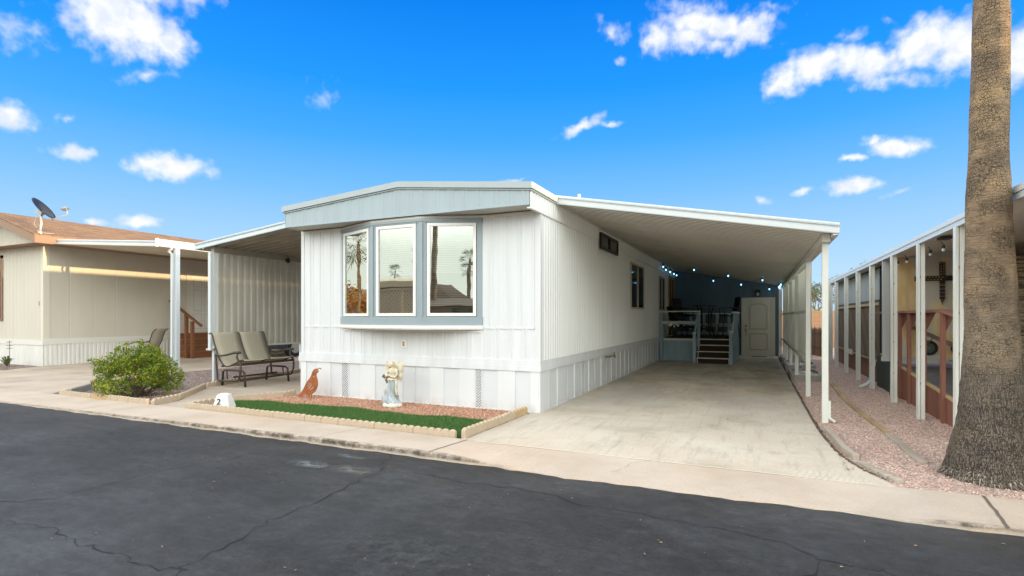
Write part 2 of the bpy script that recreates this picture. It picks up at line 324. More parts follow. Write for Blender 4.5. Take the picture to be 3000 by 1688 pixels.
def x_splash(t, b, L, nn, tcx, cur):
    sp = nn('ShaderNodeSeparateXYZ'); L(tcx.outputs['Object'], sp.inputs[0]); n = tmr(t, tnoise(t, tcx.outputs['Object'], 6, 6, (1, 1, .6), .7), .40, .65, 0, 1)
    m = nn('ShaderNodeMath'); m.operation = 'MULTIPLY'; L(n, m.inputs[0]); L(tmr(t, sp.outputs[2], .16, .02, 0, .5), m.inputs[1])
    n2 = tmr(t, tnoise(t, tcx.outputs['Object'], 3.5, 6, (3, 3, .25), .7), .58, .72, 0, .12)
    L(tmix(t, n2, tmix(t, m.outputs[0], cur, (.42, .34, .26)), (.45, .42, .36)), b.inputs['Base Color'])
SK = mat('skirting_paint', (.71, .735, .765), .45, noise=(2.5, .03), extra=x_splash)
SKR = mat('skirting_recess', (.66, .692, .725), .5, noise=(2.5, .03), extra=x_splash)
CRM = mat('cream_side_paint', (.79, .81, .81), .45, noise=(1.5, .04, (1, 1, .2)))
BLF = mat('blue_grey_paint', (.36, .44, .49), .5, noise=(2, .05, (1, 1, .3)))
BLW = mat('window_frame_blue', (.29, .355, .395), .45, noise=(3, .05))
VIN = mat('white_vinyl', (.82, .82, .80), .35)
ALW = mat('white_aluminium', (.62, .67, .70), .4, noise=(3, .02))
ALB = mat('pale_blue_aluminium', (.60, .68, .73), .38, noise=(3, .05))
RFW = mat('white_roof_sheet', (.70, .70, .68), .5)
PAN = mat('roof_pan_underside', (.89, .87, .81), .32, noise=(1.2, .06))
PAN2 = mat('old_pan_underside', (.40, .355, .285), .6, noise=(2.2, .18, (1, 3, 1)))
PSC = mat('screen_aluminium', (.55, .53, .47), .5, noise=(2.6, .16, (1, 1.6, .25)), extra=x_perf)
SCR = mat('screen_fabric', (.36, .37, .34), .8, noise=(3, .1), extra=x_perf)
POST = mat('post_paint', (.72, .74, .70), .45, noise=(3, .05))
BLK = mat('dark_frame', (.018, .018, .02), .5)
DKG = mat('dark_glass', (.012, .014, .014), .06, spec=.8)
ALM = mat('almond_frame', (.52, .47, .37), .5)
SHD = mat('shed_siding', (.13, .20, .27), .7, noise=(3, .08))
DKB = mat('deck_blue_wood', (.34, .46, .53), .65, noise=(5, .12, (1, 1, .3)), bump=(20, .2, .004))
DKT = mat('deck_pale_trim', (.74, .77, .72), .55)
DKC = mat('deck_carpet', (.045, .028, .020), .95, bump=(300, .5, .004))
DOR = mat('almond_door', (.80, .77, .70), .5, noise=(2, .03))
BRS = mat('brass', (.6, .5, .32), .25, metal=1)
BRW = mat('stair_wood', (.22, .085, .035), .6, noise=(6, .2, (1, 1, 4)))
RED = mat('red_brown_stain', (.25, .105, .072), .65, noise=(4, .14, (1, 1, .4)), bump=(40, .2, .003))
GRN = mat('dark_green_paint', (.022, .04, .038), .6)
LAT = mat('lattice_slat', (.15, .11, .07), .7, island=.35)
SHD2 = mat('screen_grey', (.42, .44, .43), .6, noise=(2, .08, (3, 3, .4)))
LHS = mat('beige_siding', (.60, .575, .50), .75, noise=(2, .04, (1, 1, .3)))
LHT = mat('cream_trim', (.66, .63, .54), .6)
LSK = mat('neighbour_skirting', (.72, .72, .70), .55, noise=(8, .07, (1, 1, .15)))
FAB = mat('taupe_fascia', (.30, .19, .13), .7)
SLG = mat('tan_sling', (.40, .365, .28), .85, noise=(40, .10, (.3, .3, 5)))
BRZ = mat('bronze_metal', (.062, .048, .042), .5, metal=.3, noise=(12, .15))
RST = mat('rusty_steel', (.34, .11, .035), .85, noise=(9, .35))
STB = mat('statue_cream', (.68, .62, .49), .8, noise=(18, .3), bump=(40, .4, .006))
STG = mat('statue_blue', (.44, .50, .53), .8, noise=(14, .45, (1, 1, .45)), bump=(22, .7, .01))
STW = mat('statue_base_white', (.72, .70, .64), .8, noise=(20, .15), bump=(25, .5, .01))
STO = mat('statue_tan', (.50, .33, .16), .8, noise=(20, .25))
BLD = mat('blind_slat', (.42, .43, .38), .6)
INT = mat('interior_wall', (.35, .28, .18), .8)
TYR = mat('tyre_rubber', (.012, .012, .013), .8)
CAR = mat('car_paint', (.03, .035, .045), .3, spec=.6)
TAN = mat('tan_block', (.46, .27, .15), .85)
PIC = mat('picket_wood', (.13, .075, .045), .8, island=.3)
WIR = mat('black_cable', (.01, .01, .01), .6)
CLR = mat('clear_bulb', (.75, .75, .72), .1, spec=.8)
JNT = mat('joint_dirt', (.13, .105, .085), .9); JNL = mat('joint_pale', (.80, .72, .58), .9)
CRK = mat('crack_dark', (.009, .009, .011), .9)
def emis(name, col, s):
    m = mat(name, col); b = m.node_tree.nodes['Principled BSDF']; b.inputs['Emission Color'].default_value = (*col, 1); b.inputs['Emission Strength'].default_value = s; return m
BUL = emis('blue_bulb', (.22, .62, 1.0), 5); BUL.cycles.emission_sampling = 'NONE'

# ------------------------------------------------------------------ geometry helpers
class MB:
    def __init__(s): s.v = []; s.f = []
    def add(s, v, f):
        o = len(s.v); s.v += [tuple(x) for x in v]; s.f += [tuple(i + o for i in q) for q in f]; return s
    def box(s, x0, x1, y0, y1, z0, z1):
        return s.add([(x0, y0, z0), (x1, y0, z0), (x1, y1, z0), (x0, y1, z0), (x0, y0, z1), (x1, y0, z1), (x1, y1, z1), (x0, y1, z1)],
                     [(0, 3, 2, 1), (4, 5, 6, 7), (0, 1, 5, 4), (1, 2, 6, 5), (2, 3, 7, 6), (3, 0, 4, 7)])
    def hexa(s, p):  # 8 points: bottom loop 4, top loop 4
        return s.add(p, [(0, 3, 2, 1), (4, 5, 6, 7), (0, 1, 5, 4), (1, 2, 6, 5), (2, 3, 7, 6), (3, 0, 4, 7)])
    def beam(s, a, b, w, h, up=(0, 0, 1)):
        a = Vector(a); b = Vector(b); d = (b - a).normalized(); sd_ = d.cross(Vector(up))
        if sd_.length < 1e-4: sd_ = Vector((1, 0, 0))
        sd_.normalize(); u = sd_.cross(d).normalized(); p = []
        for q in (a, b):
            p += [q - sd_ * w / 2 - u * h / 2, q + sd_ * w / 2 - u * h / 2, q + sd_ * w / 2 + u * h / 2, q - sd_ * w / 2 + u * h / 2]
        return s.add(p, [(0, 1, 2, 3), (7, 6, 5, 4), (0, 4, 5, 1), (1, 5, 6, 2), (2, 6, 7, 3), (3, 7, 4, 0)])
    def tube(s, pts, r, n=8, cap=True):
        pts = [Vector(p) for p in pts]; rs = r if isinstance(r, (list, tuple)) else [r] * len(pts); o = len(s.v); pr = None
        for i, p in enumerate(pts):
            d = (pts[min(i + 1, len(pts) - 1)] - pts[max(i - 1, 0)]).normalized()
            if pr is None: pr = d.orthogonal().normalized()
            pr = (pr - d * pr.dot(d)); pr = pr.normalized() if pr.length > 1e-6 else d.orthogonal().normalized()
            q = d.cross(pr)
            for k in range(n):
                a = 2 * math.pi * k / n; s.v.append(tuple(p + (pr * math.cos(a) + q * math.sin(a)) * rs[i]))
        for i in range(len(pts) - 1):
            for k in range(n): s.f.append((o + i * n + k, o + i * n + (k + 1) % n, o + (i + 1) * n + (k + 1) % n, o + (i + 1) * n + k))
        if cap: s.f.append(tuple(o + k for k in reversed(range(n)))); s.f.append(tuple(o + (len(pts) - 1) * n + k for k in range(n)))
        return s
    def prism(s, poly, z0, z1):
        n = len(poly); f0 = (lambda x, y: z0) if not callable(z0) else z0
        s.add([(x, y, f0(x, y)) for x, y in poly] + [(x, y, z1) for x, y in poly],
              [tuple(reversed(range(n))), tuple(range(n, 2 * n))] + [(i, (i + 1) % n, n + (i + 1) % n, n + i) for i in range(n)]); return s
    def extr(s, poly, fn, t):
        """poly of 2D points mapped by fn(u,v,w) to 3D, w in (0,t)"""
        n = len(poly)
        return s.add([fn(u, v, 0) for u, v in poly] + [fn(u, v, t) for u, v in poly],
                     [tuple(reversed(range(n))), tuple(range(n, 2 * n))] + [(i, (i + 1) % n, n + (i + 1) % n, n + i) for i in range(n)])
    def ell(s, c, r, n=12, m=8, rot=None):
        o = len(s.v); c = Vector(c)
        for j in range(m + 1):
            th = math.pi * j / m
            for k in range(n):
                ph = 2 * math.pi * k / n; q = Vector((r[0] * math.sin(th) * math.cos(ph), r[1] * math.sin(th) * math.sin(ph), r[2] * math.cos(th)))
                if rot is not None: q = rot @ q
                s.v.append(tuple(c + q))
        for j in range(m):
            for k in range(n): s.f.append((o + j * n + k, o + (j + 1) * n + k, o + (j + 1) * n + (k + 1) % n, o + j * n + (k + 1) % n))
        return s
    def cyl(s, a, b, r, n=16): return s.tube([a, b], r, n)
    def corr(s, O, U, V, Nn, w, period, prof, bot, top):
        O, U, V, Nn = Vector(O), Vector(U), Vector(V), Vector(Nn); ts = []
        k = 0
        while k * period < w:
            for fr, dp in prof:
                t = (k + fr) * period
                if t < w: ts.append((t, dp))
            k += 1
        ts.append((w, 0)); o = len(s.v)
        fb = bot if callable(bot) else (lambda t: bot); ft = top if callable(top) else (lambda t: top)
        for t, dp in ts:
            q = O + U * t + Nn * dp; s.v.append(tuple(q + V * fb(t))); s.v.append(tuple(q + V * ft(t)))
        for i in range(len(ts) - 1): s.f.append((o + 2 * i, o + 2 * i + 2, o + 2 * i + 3, o + 2 * i + 1))
        return s
    def build(s, name, m, parent=None, smooth=False, bevel=0, **tags):
        me = bpy.data.meshes.new(name); L = Vector((0, 0, 0)); p = parent
        while p is not None: L += p.location; p = p.parent
        a = np.array(s.v, dtype=np.float32) - np.array(L, dtype=np.float32)
        me.from_pydata(a.tolist(), [], s.f); me.materials.append(m); me.update()
        o = bpy.data.objects.new(name, me); COL.objects.link(o); o.parent = parent
        if smooth:
            for q in me.polygons: q.use_smooth = True
        if bevel:
            b = o.modifiers.new('bevel', 'BEVEL'); b.width = bevel; b.segments = 2; b.limit_method = 'ANGLE'; b.angle_limit = R(50)
        for k, v in tags.items(): o[k] = v
        return o
def thing(name, label, cat, loc=(0, 0, 0), group=None):
    o = bpy.data.objects.new(name, None); COL.objects.link(o); o.location = loc; o['label'] = label; o['category'] = cat
    if group: o['group'] = group
    return o
def tag(o, label, cat, group=None, kind=None):
    if label: o['label'] = label
    if cat: o['category'] = cat
    if group: o['group'] = group
    if kind: o['kind'] = kind
    return o
def copy_tree(o, parent=None):
    c = o.copy(); COL.objects.link(c); c.parent = parent
    for ch in list(o.children): copy_tree(ch, c)
    return c
ORD = ['first', 'second', 'third', 'fourth', 'fifth', 'sixth', 'seventh', 'eighth', 'ninth', 'tenth', 'eleventh', 'twelfth', 'thirteenth', 'fourteenth', 'fifteenth', 'sixteenth']
TRAP = lambda d: [(0, 0), (.30, 0), (.36, d), (.94, d)]
RIB = lambda d: [(0, 0), (.55, 0), (.68, d), (.87, d)]
X, Y, Z = (1, 0, 0), (0, 1, 0), (0, 0, 1)
def fan(poly, z): 
    m = MB(); n = len(poly); m.add([(x, y, z) for x, y in poly], [tuple(range(n))]); return m
def inpoly(px, py, poly):
    c = np.zeros(len(px), bool); n = len(poly)
    for i in range(n):
        x1, y1 = poly[i]; x2, y2 = poly[(i + 1) % n]
        if y1 == y2: continue
        c ^= ((y1 > py) != (y2 > py)) & (px < (x2 - x1) * (py - y1) / (y2 - y1) + x1)
    return c
def pts_in(poly, n, bias=None):
    xs = [p[0] for p in poly]; ys = [p[1] for p in poly]; out = np.zeros((0, 2))
    while len(out) < n:
        q = np.column_stack([rng.uniform(min(xs), max(xs), n), rng.uniform(min(ys), max(ys), n)])
        q = q[inpoly(q[:, 0], q[:, 1], poly)]
        if bias is not None: q = q[rng.random(len(q)) < bias(q[:, 0], q[:, 1])]
        out = np.vstack([out, q])
    return out[:n]
def npmesh(name, V, F, m, parent=None):
    if parent is not None: V = np.asarray(V) - np.array(parent.location)
    me = bpy.data.meshes.new(name); me.vertices.add(len(V)); me.vertices.foreach_set('co', np.asarray(V, np.float32).ravel())
    k = F.shape[1]; me.loops.add(F.size); me.loops.foreach_set('vertex_index', F.astype(np.int32).ravel())
    me.polygons.add(len(F)); me.polygons.foreach_set('loop_start', np.arange(0, F.size, k, dtype=np.int32)); me.polygons.foreach_set('loop_total', np.full(len(F), k, np.int32))
    me.update(calc_edges=True); me.materials.append(m); o = bpy.data.objects.new(name, me); COL.objects.link(o); o.parent = parent; return o
def stones(name, poly, n, size, m, z=0.0, bias=None, zf=None):
    P = pts_in(poly, n, bias)
    oc = np.array([(1, 0, 0), (0, 1, 0), (-1, 0, 0), (0, -1, 0), (0, 0, 1), (0, 0, -1)], float)
    F = np.array([(0, 1, 4), (1, 2, 4), (2, 3, 4), (3, 0, 4), (1, 0, 5), (2, 1, 5), (3, 2, 5), (0, 3, 5)])
    s = size * rng.uniform(.5, 1.3, (n, 1, 1)) * rng.uniform(.7, 1.2, (n, 6, 1))
    V = oc[None] * s * np.array([1, .75, .6]); V = V + rng.normal(0, size * .12, V.shape)
    a = rng.uniform(0, 6.28, n); c_, s_ = np.cos(a)[:, None], np.sin(a)[:, None]; tx = rng.normal(0, .35, (n, 1))
    x = V[..., 0] * c_ - V[..., 1] * s_; y = V[..., 0] * s_ + V[..., 1] * c_; zz = V[..., 2] + x * tx
    zb = (zf(P[:, 0], P[:, 1]) if zf is not None else z)
    V = np.stack([x + P[:, 0:1], y + P[:, 1:2], zz + (np.full((n, 1), z) if zf is None else zb[:, None]) + size * .25], -1).reshape(-1, 3)
    FF = (F[None] + np.arange(n)[:, None, None] * 6).reshape(-1, 3)
    return npmesh(name, V, FF, m)

# ------------------------------------------------------------------ ground, road, paths
tag(MB().box(-2500, 2500, -2500, 2500, -.6, -.05).build('ground', mat('desert_dirt', (.30, .22, .16), .95, noise=(.6, .2))), None, None, kind='structure')
road = fan([(-90, -3.2), (60, -3.2), (60, 4.47), (-90, 4.47)], 0.0).build('road', MT['asphalt']); tag(road, None, None, kind='structure')
def ribbon(pts, w, z, jit=.02, sub=5):
    m = MB(); P = []
    for (a, b) in zip(pts[:-1], pts[1:]):
        for k in range(sub):
            t = k / sub; P.append(Vector((a[0] + (b[0] - a[0]) * t + random.gauss(0, jit), a[1] + (b[1] - a[1]) * t + random.gauss(0, jit), 0)))
    P.append(Vector((*pts[-1], 0))); V = []
    for i, p in enumerate(P):
        d = (P[min(i + 1, len(P) - 1)] - P[max(i - 1, 0)]).normalized(); n = Vector((-d.y, d.x, 0)); ww = w * random.uniform(.35, 1.3) / 2
        V += [(p.x + n.x * ww, p.y + n.y * ww, z), (p.x - n.x * ww, p.y - n.y * ww, z)]
    m.add(V, [(2 * i, 2 * i + 1, 2 * i + 3, 2 * i + 2) for i in range(len(P) - 1)]); return m
for pl in ([(-5.3, 1.80), (-4.71, 1.85), (-4.42, 1.92), (-4.1, 1.91), (-3.84, 1.87), (-3.46, 1.88), (-3.22, 1.87), (-2.88, 1.91), (-2.96, 2.25), (-3.03, 2.64), (-3.02, 3.03), (-3.09, 3.56), (-3.11, 3.92)],
           [(-3.11, 3.92), (-2.7, 3.96), (-2.24, 3.94), (-1.83, 3.98), (-1.2, 3.85), (-.5, 3.8), (.16, 3.70), (.33, 3.53), (.58, 3.51), (.66, 3.51), (1.1, 3.35), (1.7, 3.3)],
           [(-2.88, 1.91), (-2.80, 1.6), (-2.7, 1.2)], [(.33, 3.53), (.25, 3.2), (.3, 2.9)],
           [(-5.4, 1.9), (-4.92, 2.26), (-4.92, 2.57), (-4.93, 2.97), (-4.85, 3.3), (-4.71, 3.62), (-4.73, 3.95)],
           [(-3.11, 3.92), (-3.25, 4.15), (-3.38, 4.40)]):
    ribbon(pl, .0075, .004, .02).build('crack', CRK, road)
PCH = mat('limed_patch', (.16, .17, .18), .8, noise=(9, .6), extra=lambda t, b, L, nn, tcx, cur: None)
def soft_patch(name, c, rx, ry, col, a):
    def ex(t, b, L, nn, tcx, cur):
        out = t.nodes['Material Output']; tr = nn('ShaderNodeBsdfTransparent'); mx = nn('ShaderNodeMixShader')
        ln = nn('ShaderNodeVectorMath'); ln.operation = 'LENGTH'; mp = nn('ShaderNodeMapping'); L(tcx.outputs['Object'], mp.inputs[0]); mp.inputs['Scale'].default_value = (1 / rx, 1 / ry, 0); L(mp.outputs[0], ln.inputs[0])
        f = tmr(t, ln.outputs['Value'], 1, .1, 0, 1); nz = tmr(t, tnoise(t, tcx.outputs['Object'], 9, 7, rough=.7), .4, .65, 0, a)
        mu = nn('ShaderNodeMath'); mu.operation = 'MULTIPLY'; L(f, mu.inputs[0]); L(nz, mu.inputs[1]); L(mu.outputs[0], mx.inputs[0]); L(tr.outputs[0], mx.inputs[1]); L(b.outputs[0], mx.inputs[2]); L(mx.outputs[0], out.inputs[0])
    m = mat(name, col, .85, extra=ex); q = bpy.data.meshes.new('limescale_mark')
    q.from_pydata([(-rx, -ry, 0), (rx, -ry, 0), (rx, ry, 0), (-rx, ry, 0)], [], [(0, 1, 2, 3)]); q.materials.append(m)
    o = bpy.data.objects.new('limescale_mark', q); COL.objects.link(o); o.location = c; o.parent = road
soft_patch('mark_a', (-3.84, 3.78, .008), .30, .12, (.30, .34, .38), .7)
soft_patch('mark_b', (-3.70, 4.16, .008), .26, .07, (.26, .31, .36), .5)
soft_patch('mark_c', (-3.35, 3.80, .008), .28, .14, (.30, .29, .27), .6)
soft_patch('mark_d', (-1.9, 2.6, .008), .9, .5, (.07, .075, .08), .7)

def hk(x):
    pt = [(-90, .02), (-11.5, .02), (-9, .03), (-6.5, .055), (-4.5, .072), (-2.75, .070), (-2.3, .03), (-1.9, .008), (.9, .008), (1.2, .04), (3, .06), (60, .06)]
    return float(np.interp(x, [p[0] for p in pt], [p[1] for p in pt]))
def hb(x): return float(np.interp(x, [-90, -3.2, -2.6, .8, 1.3, 60], [.036, .036, .024, .022, .036, .036]))
m = MB(); xs = [-90, -60, -40, -25] + list(np.arange(-16, 6, .09)) + [8, 15, 30, 60]; o0 = 0; ns = 0
for i, x in enumerate(xs):
    h = hk(x); wob = .012 * math.sin(x * 5.1) + .008 * math.sin(x * 13.3) + random.gauss(0, .006) + (.06 * math.sin(x * 1.3) if -2.2 < x < .9 else 0) * .35
    y0 = 4.43 + wob
    m.v += [(x, y0 - .006, -.02), (x, y0 + random.gauss(0, .004), h * .80), (x, y0 + .022, h), (x, 4.62, h * .8 + hb(x) * .2), (x, 5.19, hb(x)), (x, 5.19, -.04)]
for i in range(len(xs) - 1):
    for k in range(5): m.f.append((i * 6 + k, i * 6 + k + 6, i * 6 + k + 7, i * 6 + k + 1))
walk = m.build('pavement', MT['walk_concrete']); tag(walk, None, None, kind='structure')
def joint(pts, w, z, parent, jit=.002): ribbon(pts, w * 2, z, jit, 8).build('joint', JNL, parent)
def wz(x, y): return max(hk(x), hb(x)) + .003
def walk_joint(x, dx=0, w=.010):
    mm = MB(); V = []
    for k, y in enumerate(np.linspace(4.435, 5.185, 9)):
        h = hk(x); b_ = hb(x); t = (y - 4.45) / .74
        if y < 4.46: z = h + .002
        elif y < 4.62: z = h + (h * .8 + b_ * .2 - h) * (y - 4.452) / .168 + .003
        else: z = (h * .8 + b_ * .2) + (b_ - (h * .8 + b_ * .2)) * (y - 4.62) / .57 + .003
        xx = x + dx * t + random.gauss(0, .002); V += [(xx - w / 2, y, z), (xx + w / 2, y, z)]
    mm.add(V, [(2 * i, 2 * i + 1, 2 * i + 3, 2 * i + 2) for i in range(8)]); mm.build('joint', JNT, walk)
walk_joint(-2.93, 0, .016); walk_joint(1.47, .10, .022); walk_joint(-4.4, 0, .006)
for x in (-7.6, -9.1, -10.6, -12.1): walk_joint(x, 0, .005)

drive_poly = [(-3.02, 5.186), (1.04, 5.186), (.985, 5.36), (.90, 5.56), (.82, 5.82), (.755, 6.15), (.72, 6.48), (.69, 7.0), (.67, 7.5), (.655, 10), (.65, 21), (.65, 24.2), (-2.9, 24.2), (-2.9, 7.13), (-2.95, 7.0)]
m = MB(); m.prism(drive_poly, -.04, .024); drv = m.build('driveway', MT['drive_concrete']); tag(drv, None, None, kind='structure')
for pl in ([(-2.95, 7.05), (.68, 7.13)], [(-2.85, 10.9), (.655, 10.95)], [(-2.85, 14.6), (.65, 14.65)]): joint(pl, .006, .0285, drv)
ribbon([(-1.15, 4.64), (-1.05, 5.0), (-.9, 5.2)], .005, .034, .01, 8).build('joint', JNT, walk)
joint([(-2.95, 5.19), (1.0, 5.19)], .006, .0285, drv)
for q_ in ([(-2.95, 7.062), (.68, 7.142)], [(-2.85, 10.912), (.655, 10.962)], [(-2.85, 14.612), (.65, 14.662)]): ribbon(q_, .006, .0283, .001, 8).build('joint', JNT, drv)
m = MB(); m.prism([(-9.72, 5.186), (-7.86, 5.186), (-7.86, 5.9), (-7.42, 6.7), (-7.42, 26), (-10.2, 26), (-10.2, 9.6), (-9.9, 7.2), (-9.72, 6.95), (-8.74, 5.75), (-8.56, 5.186)][1:], -.04, .022)
pad = m.build('patio_slab', MT['pad_concrete']); tag(pad, None, None, kind='structure')
joint([(-9.82, 7.02), (-7.45, 7.0)], .006, .0265, pad)
m = MB(); m.prism([(-40, 5.186), (-11.45, 5.186), (-12.0, 5.8), (-12.75, 6.7), (-13.0, 8.7), (-12.9, 26), (-18.3, 26), (-18.3, 8.3), (-18.2, 7.95), (-17.6, 7.0), (-19, 6.6), (-40, 6.3)], -.04, .020)
ldr = m.build('neighbour_driveway', MT['pad_concrete']); tag(ldr, None, None, kind='structure')
joint([(-17.5, 7.2), (-12.9, 7.06)], .008, .0245, ldr); joint([(-15.4, 5.2), (-15.4, 12)], .006, .0245, ldr); joint([(-17.7, 9.2), (-12.95, 9.2)], .006, .0245, ldr)
tag(fan([(.6, 5.18), (60, 5.18), (60, 60), (.6, 60)], .004).build('gravel_yard', MT['pink_gravel']), None, None, kind='structure')
tag(fan([(-13.1, 5.18), (-8.5, 5.18), (-8.5, 7.3), (-10.1, 26), (-13.1, 26)], .004).build('gravel_strip', MT['purple_gravel']), None, None, kind='structure')
tag(fan([(-40, 6.2), (-17.5, 6.4), (-17.9, 8.3), (-40, 8.3)], .004).build('planting_bed', MT['purple_gravel']), None, None, kind='structure')

for pl, w_ in (([(.672, 21), (.675, 12), (.69, 8.0), (.70, 7.2), (.735, 6.5), (.79, 6.0), (.88, 5.65), (1.0, 5.38)], .034), ([(-2.99, 5.3), (-2.945, 7.0)], .012), ([(-8.53, 5.25), (-8.60, 5.6), (-8.78, 5.86)], .02)):
    o = ribbon(pl, w_, .0275, .006, 14).build('soil_edge', mat('dark_soil', (.11, .085, .065), .95, noise=(20, .5))); o['kind'] = 'structure'
# loose gravel, denser near the street
near = lambda x, y: np.clip(1.25 - (y - 5.2) / 9, .12, 1)
tag(stones('pink_gravel_stones', [(1.1, 5.20), (4.2, 5.20), (3.4, 8), (2.25, 8.7), (2.22, 20), (.72, 20), (.72, 7.5), (.84, 6.1), (1.0, 5.55)], 21000, .014, MT['pink_stone'], bias=near), 'pink crushed gravel spread between the driveway and the palm trunk', 'gravel', kind='stuff')
tag(stones('purple_gravel_stones', [(-12.7, 6.4), (-11.5, 5.25), (-8.7, 5.25), (-8.85, 6.0), (-9.9, 7.1), (-10.35, 10), (-12.9, 10)], 7500, .017, MT['purple_stone'], bias=lambda x, y: np.clip(1.3 - (y - 5.2) / 6, .2, 1)), 'purple brown gravel around the bush and behind the glider bench', 'gravel', kind='stuff')
tag(stones('bed_stones', [(-22, 6.5), (-17.7, 6.6), (-18.0, 8.1), (-22, 8.1)], 1800, .02, MT['purple_stone']), 'dark gravel in the bed before the beige house', 'gravel', kind='stuff')

# ------------------------------------------------------------------ lawn bed
lawn = [(-7.72, 5.26), (-3.06, 5.26), (-3.03, 6.17)]
edge = [(-3.03, 6.17)] + [(x, 6.25 + .05 * math.sin(x * 3.1) + .03 * math.sin(x * 7.7)) for x in np.arange(-3.3, -7.0, -.12)] + [(-7.25, 6.22), (-7.7, 6.05), (-7.74, 5.4)]
lpoly = lawn[:2] + edge
tag(fan(lpoly, .030).build('lawn_mat', mat('turf_backing', (.018, .06, .016), .95, noise=(9, .3))), None, None, kind='structure')
bed = [(-7.75, 5.24), (-3.02, 5.24), (-2.98, 7.12), (-7.43, 7.12), (-7.43, 6.72), (-7.8, 6.06)]
tag(fan(bed, .018).build('gravel_bed', MT['terracotta_gravel']), None, None, kind='structure')
gp = [(-3.0, 6.18)] + edge[1:-3] + [(-7.2, 6.3), (-7.6, 6.25), (-7.42, 6.75), (-7.42, 7.08), (-3.0, 7.08)]
tag(stones('terracotta_gravel_stones', gp, 7000, .016, MT['terracotta_stone'], .018), 'terracotta gravel between the green turf and the white skirting', 'gravel', kind='stuff')
nb = 42000
P = pts_in(lpoly, nb); h = rng.uniform(.016, .034, nb); a = rng.uniform(0, 6.28, nb); w = .0028
ln = rng.normal(0, .010, (nb, 2)) + np.array([.004 * 1, .002])
b0 = np.column_stack([P[:, 0] - np.cos(a) * w, P[:, 1] - np.sin(a) * w, np.full(nb, .029)]); b1 = np.column_stack([P[:, 0] + np.cos(a) * w, P[:, 1] + np.sin(a) * w, np.full(nb, .029)])
tp = np.column_stack([P[:, 0] + ln[:, 0], P[:, 1] + ln[:, 1], .029 + h])
V = np.stack([b0, b1, tp], 1).reshape(-1, 3)
stone_mat('grass_blade', [(.05, .13, .022), (.09, .20, .04), (.035, .10, .018), (.14, .27, .07), (.06, .16, .03)])
tag(npmesh('artificial_grass', V, np.arange(nb * 3).reshape(-1, 3), MT['grass_blade']), 'bright green artificial grass strip in the front bed', 'grass', kind='stuff')

# ------------------------------------------------------------------ scalloped edging blocks
SCW = .095
_bl = {}
def block_mesh(n, m):
    if (n, m.name) in _bl: return _bl[(n, m.name)]
    mb = MB(); L = n * SCW - .006; top = []
    for k in range(n):
        for j in range(6):
            a = math.pi * (1 - j / 5.0); top.append((k * SCW + SCW / 2 + math.cos(a) * SCW * .48, .085 + math.sin(a) * .034))
    poly = [(0, -.02), (L, -.02)] + [(min(max(u, 0), L), v) for u, v in reversed(top)]
    nn = len(poly)
    ins = [(u + (.004 if u < L / 2 else -.004) * 0, v - (.007 if v > 0 else 0)) for u, v in poly]
    fr = [(u, -.026, v) for u, v in ins]; md = [(u, -.018, v) for u, v in poly]; m2 = [(u, .018, v) for u, v in poly]; bk = [(u, .026, v) for u, v in ins]
    f = [tuple(range(nn)), tuple(3 * nn + i for i in reversed(range(nn)))]
    for a in range(3):
        for i in range(nn): f.append((a * nn + (i + 1) % nn, a * nn + i, (a + 1) * nn + i, (a + 1) * nn + (i + 1) % nn))
    me = bpy.data.meshes.new('edging_block'); me.from_pydata(fr + md + m2 + bk, [], f); me.materials.append(m); me.update()
    _bl[(n, m.name)] = me; return me
def row(path, ns, where, group, m=None, z=0.0, mats=None):
    seg = [Vector((*p, 0)) for p in path]; pos = seg[0].copy(); si = 0; s_along = 0
    L = [(seg[i + 1] - seg[i]).length for i in range(len(seg) - 1)]; tot = sum(L)
    def at(s):
        for i, l in enumerate(L):
            if s <= l or i == len(L) - 1: return seg[i] + (seg[i + 1] - seg[i]) * (s / l)
            s -= l
    s = 0; k = 0
    while s < tot - .1:
        n = ns[k % len(ns)]; n = min(n, max(1, int(round((tot - s) / SCW)))); a = at(s); b = at(min(tot, s + n * SCW))
        mm = (mats[k % len(mats)] if mats else (m or MT['block_concrete']))
        o = bpy.data.objects.new('edging_block', block_mesh(n, mm)); COL.objects.link(o)
        o.location = (a.x, a.y, z + random.uniform(-.004, .004)); o.rotation_euler = (random.gauss(0, .02), 0, math.atan2(b.y - a.y, b.x - a.x) + random.gauss(0, .008))
        tag(o, '%s scalloped concrete edging block %s' % (ORD[k], where), 'edging block', group); s += n * SCW; k += 1
BA = mat('tan_block_paver', (.50, .36, .20), .85, noise=(6, .15), bump=(60, .3, .004)); BG = MT['grey_block']; BC = MT['block_concrete']
row([(-7.76, 5.235), (-3.06, 5.235)], [4, 6, 3, 6, 6, 3, 3, 6, 6, 6], 'from the left in the front row of the lawn', 'edging blocks round the lawn')
row([(-3.02, 5.25), (-2.975, 7.03)], [6, 5, 3, 4], 'from the street in the row beside the driveway', 'edging blocks round the lawn', mats=[BC, BC, BC, BA], z=.02)
row([(-7.78, 5.30), (-7.82, 6.02), (-7.42, 6.72), (-7.46, 7.08)], [3, 4, 6, 3], 'from the street on the left side of the lawn', 'edging blocks round the lawn')
row([(-11.12, 5.20), (-8.62, 5.20)], [4, 6, 5, 3, 3], 'from the left in the front row of the bush planter', 'edging blocks round the bush', mats=[BC, BC, BA, BC, BC])
row([(-8.58, 5.22), (-8.62, 5.5), (-8.80, 5.82), (-9.25, 6.35), (-9.74, 6.9)], [6, 6, 5], 'from the street in the curved row right of the bush', 'edging blocks round the bush')
row([(-9.95, 6.62), (-10.5, 6.30)], [6], 'behind the bush on its right', 'edging blocks round the bush', BG)
row([(-11.15, 5.35), (-11.70, 5.95)], [6], 'behind the bush on its left', 'edging blocks round the bush', BG)
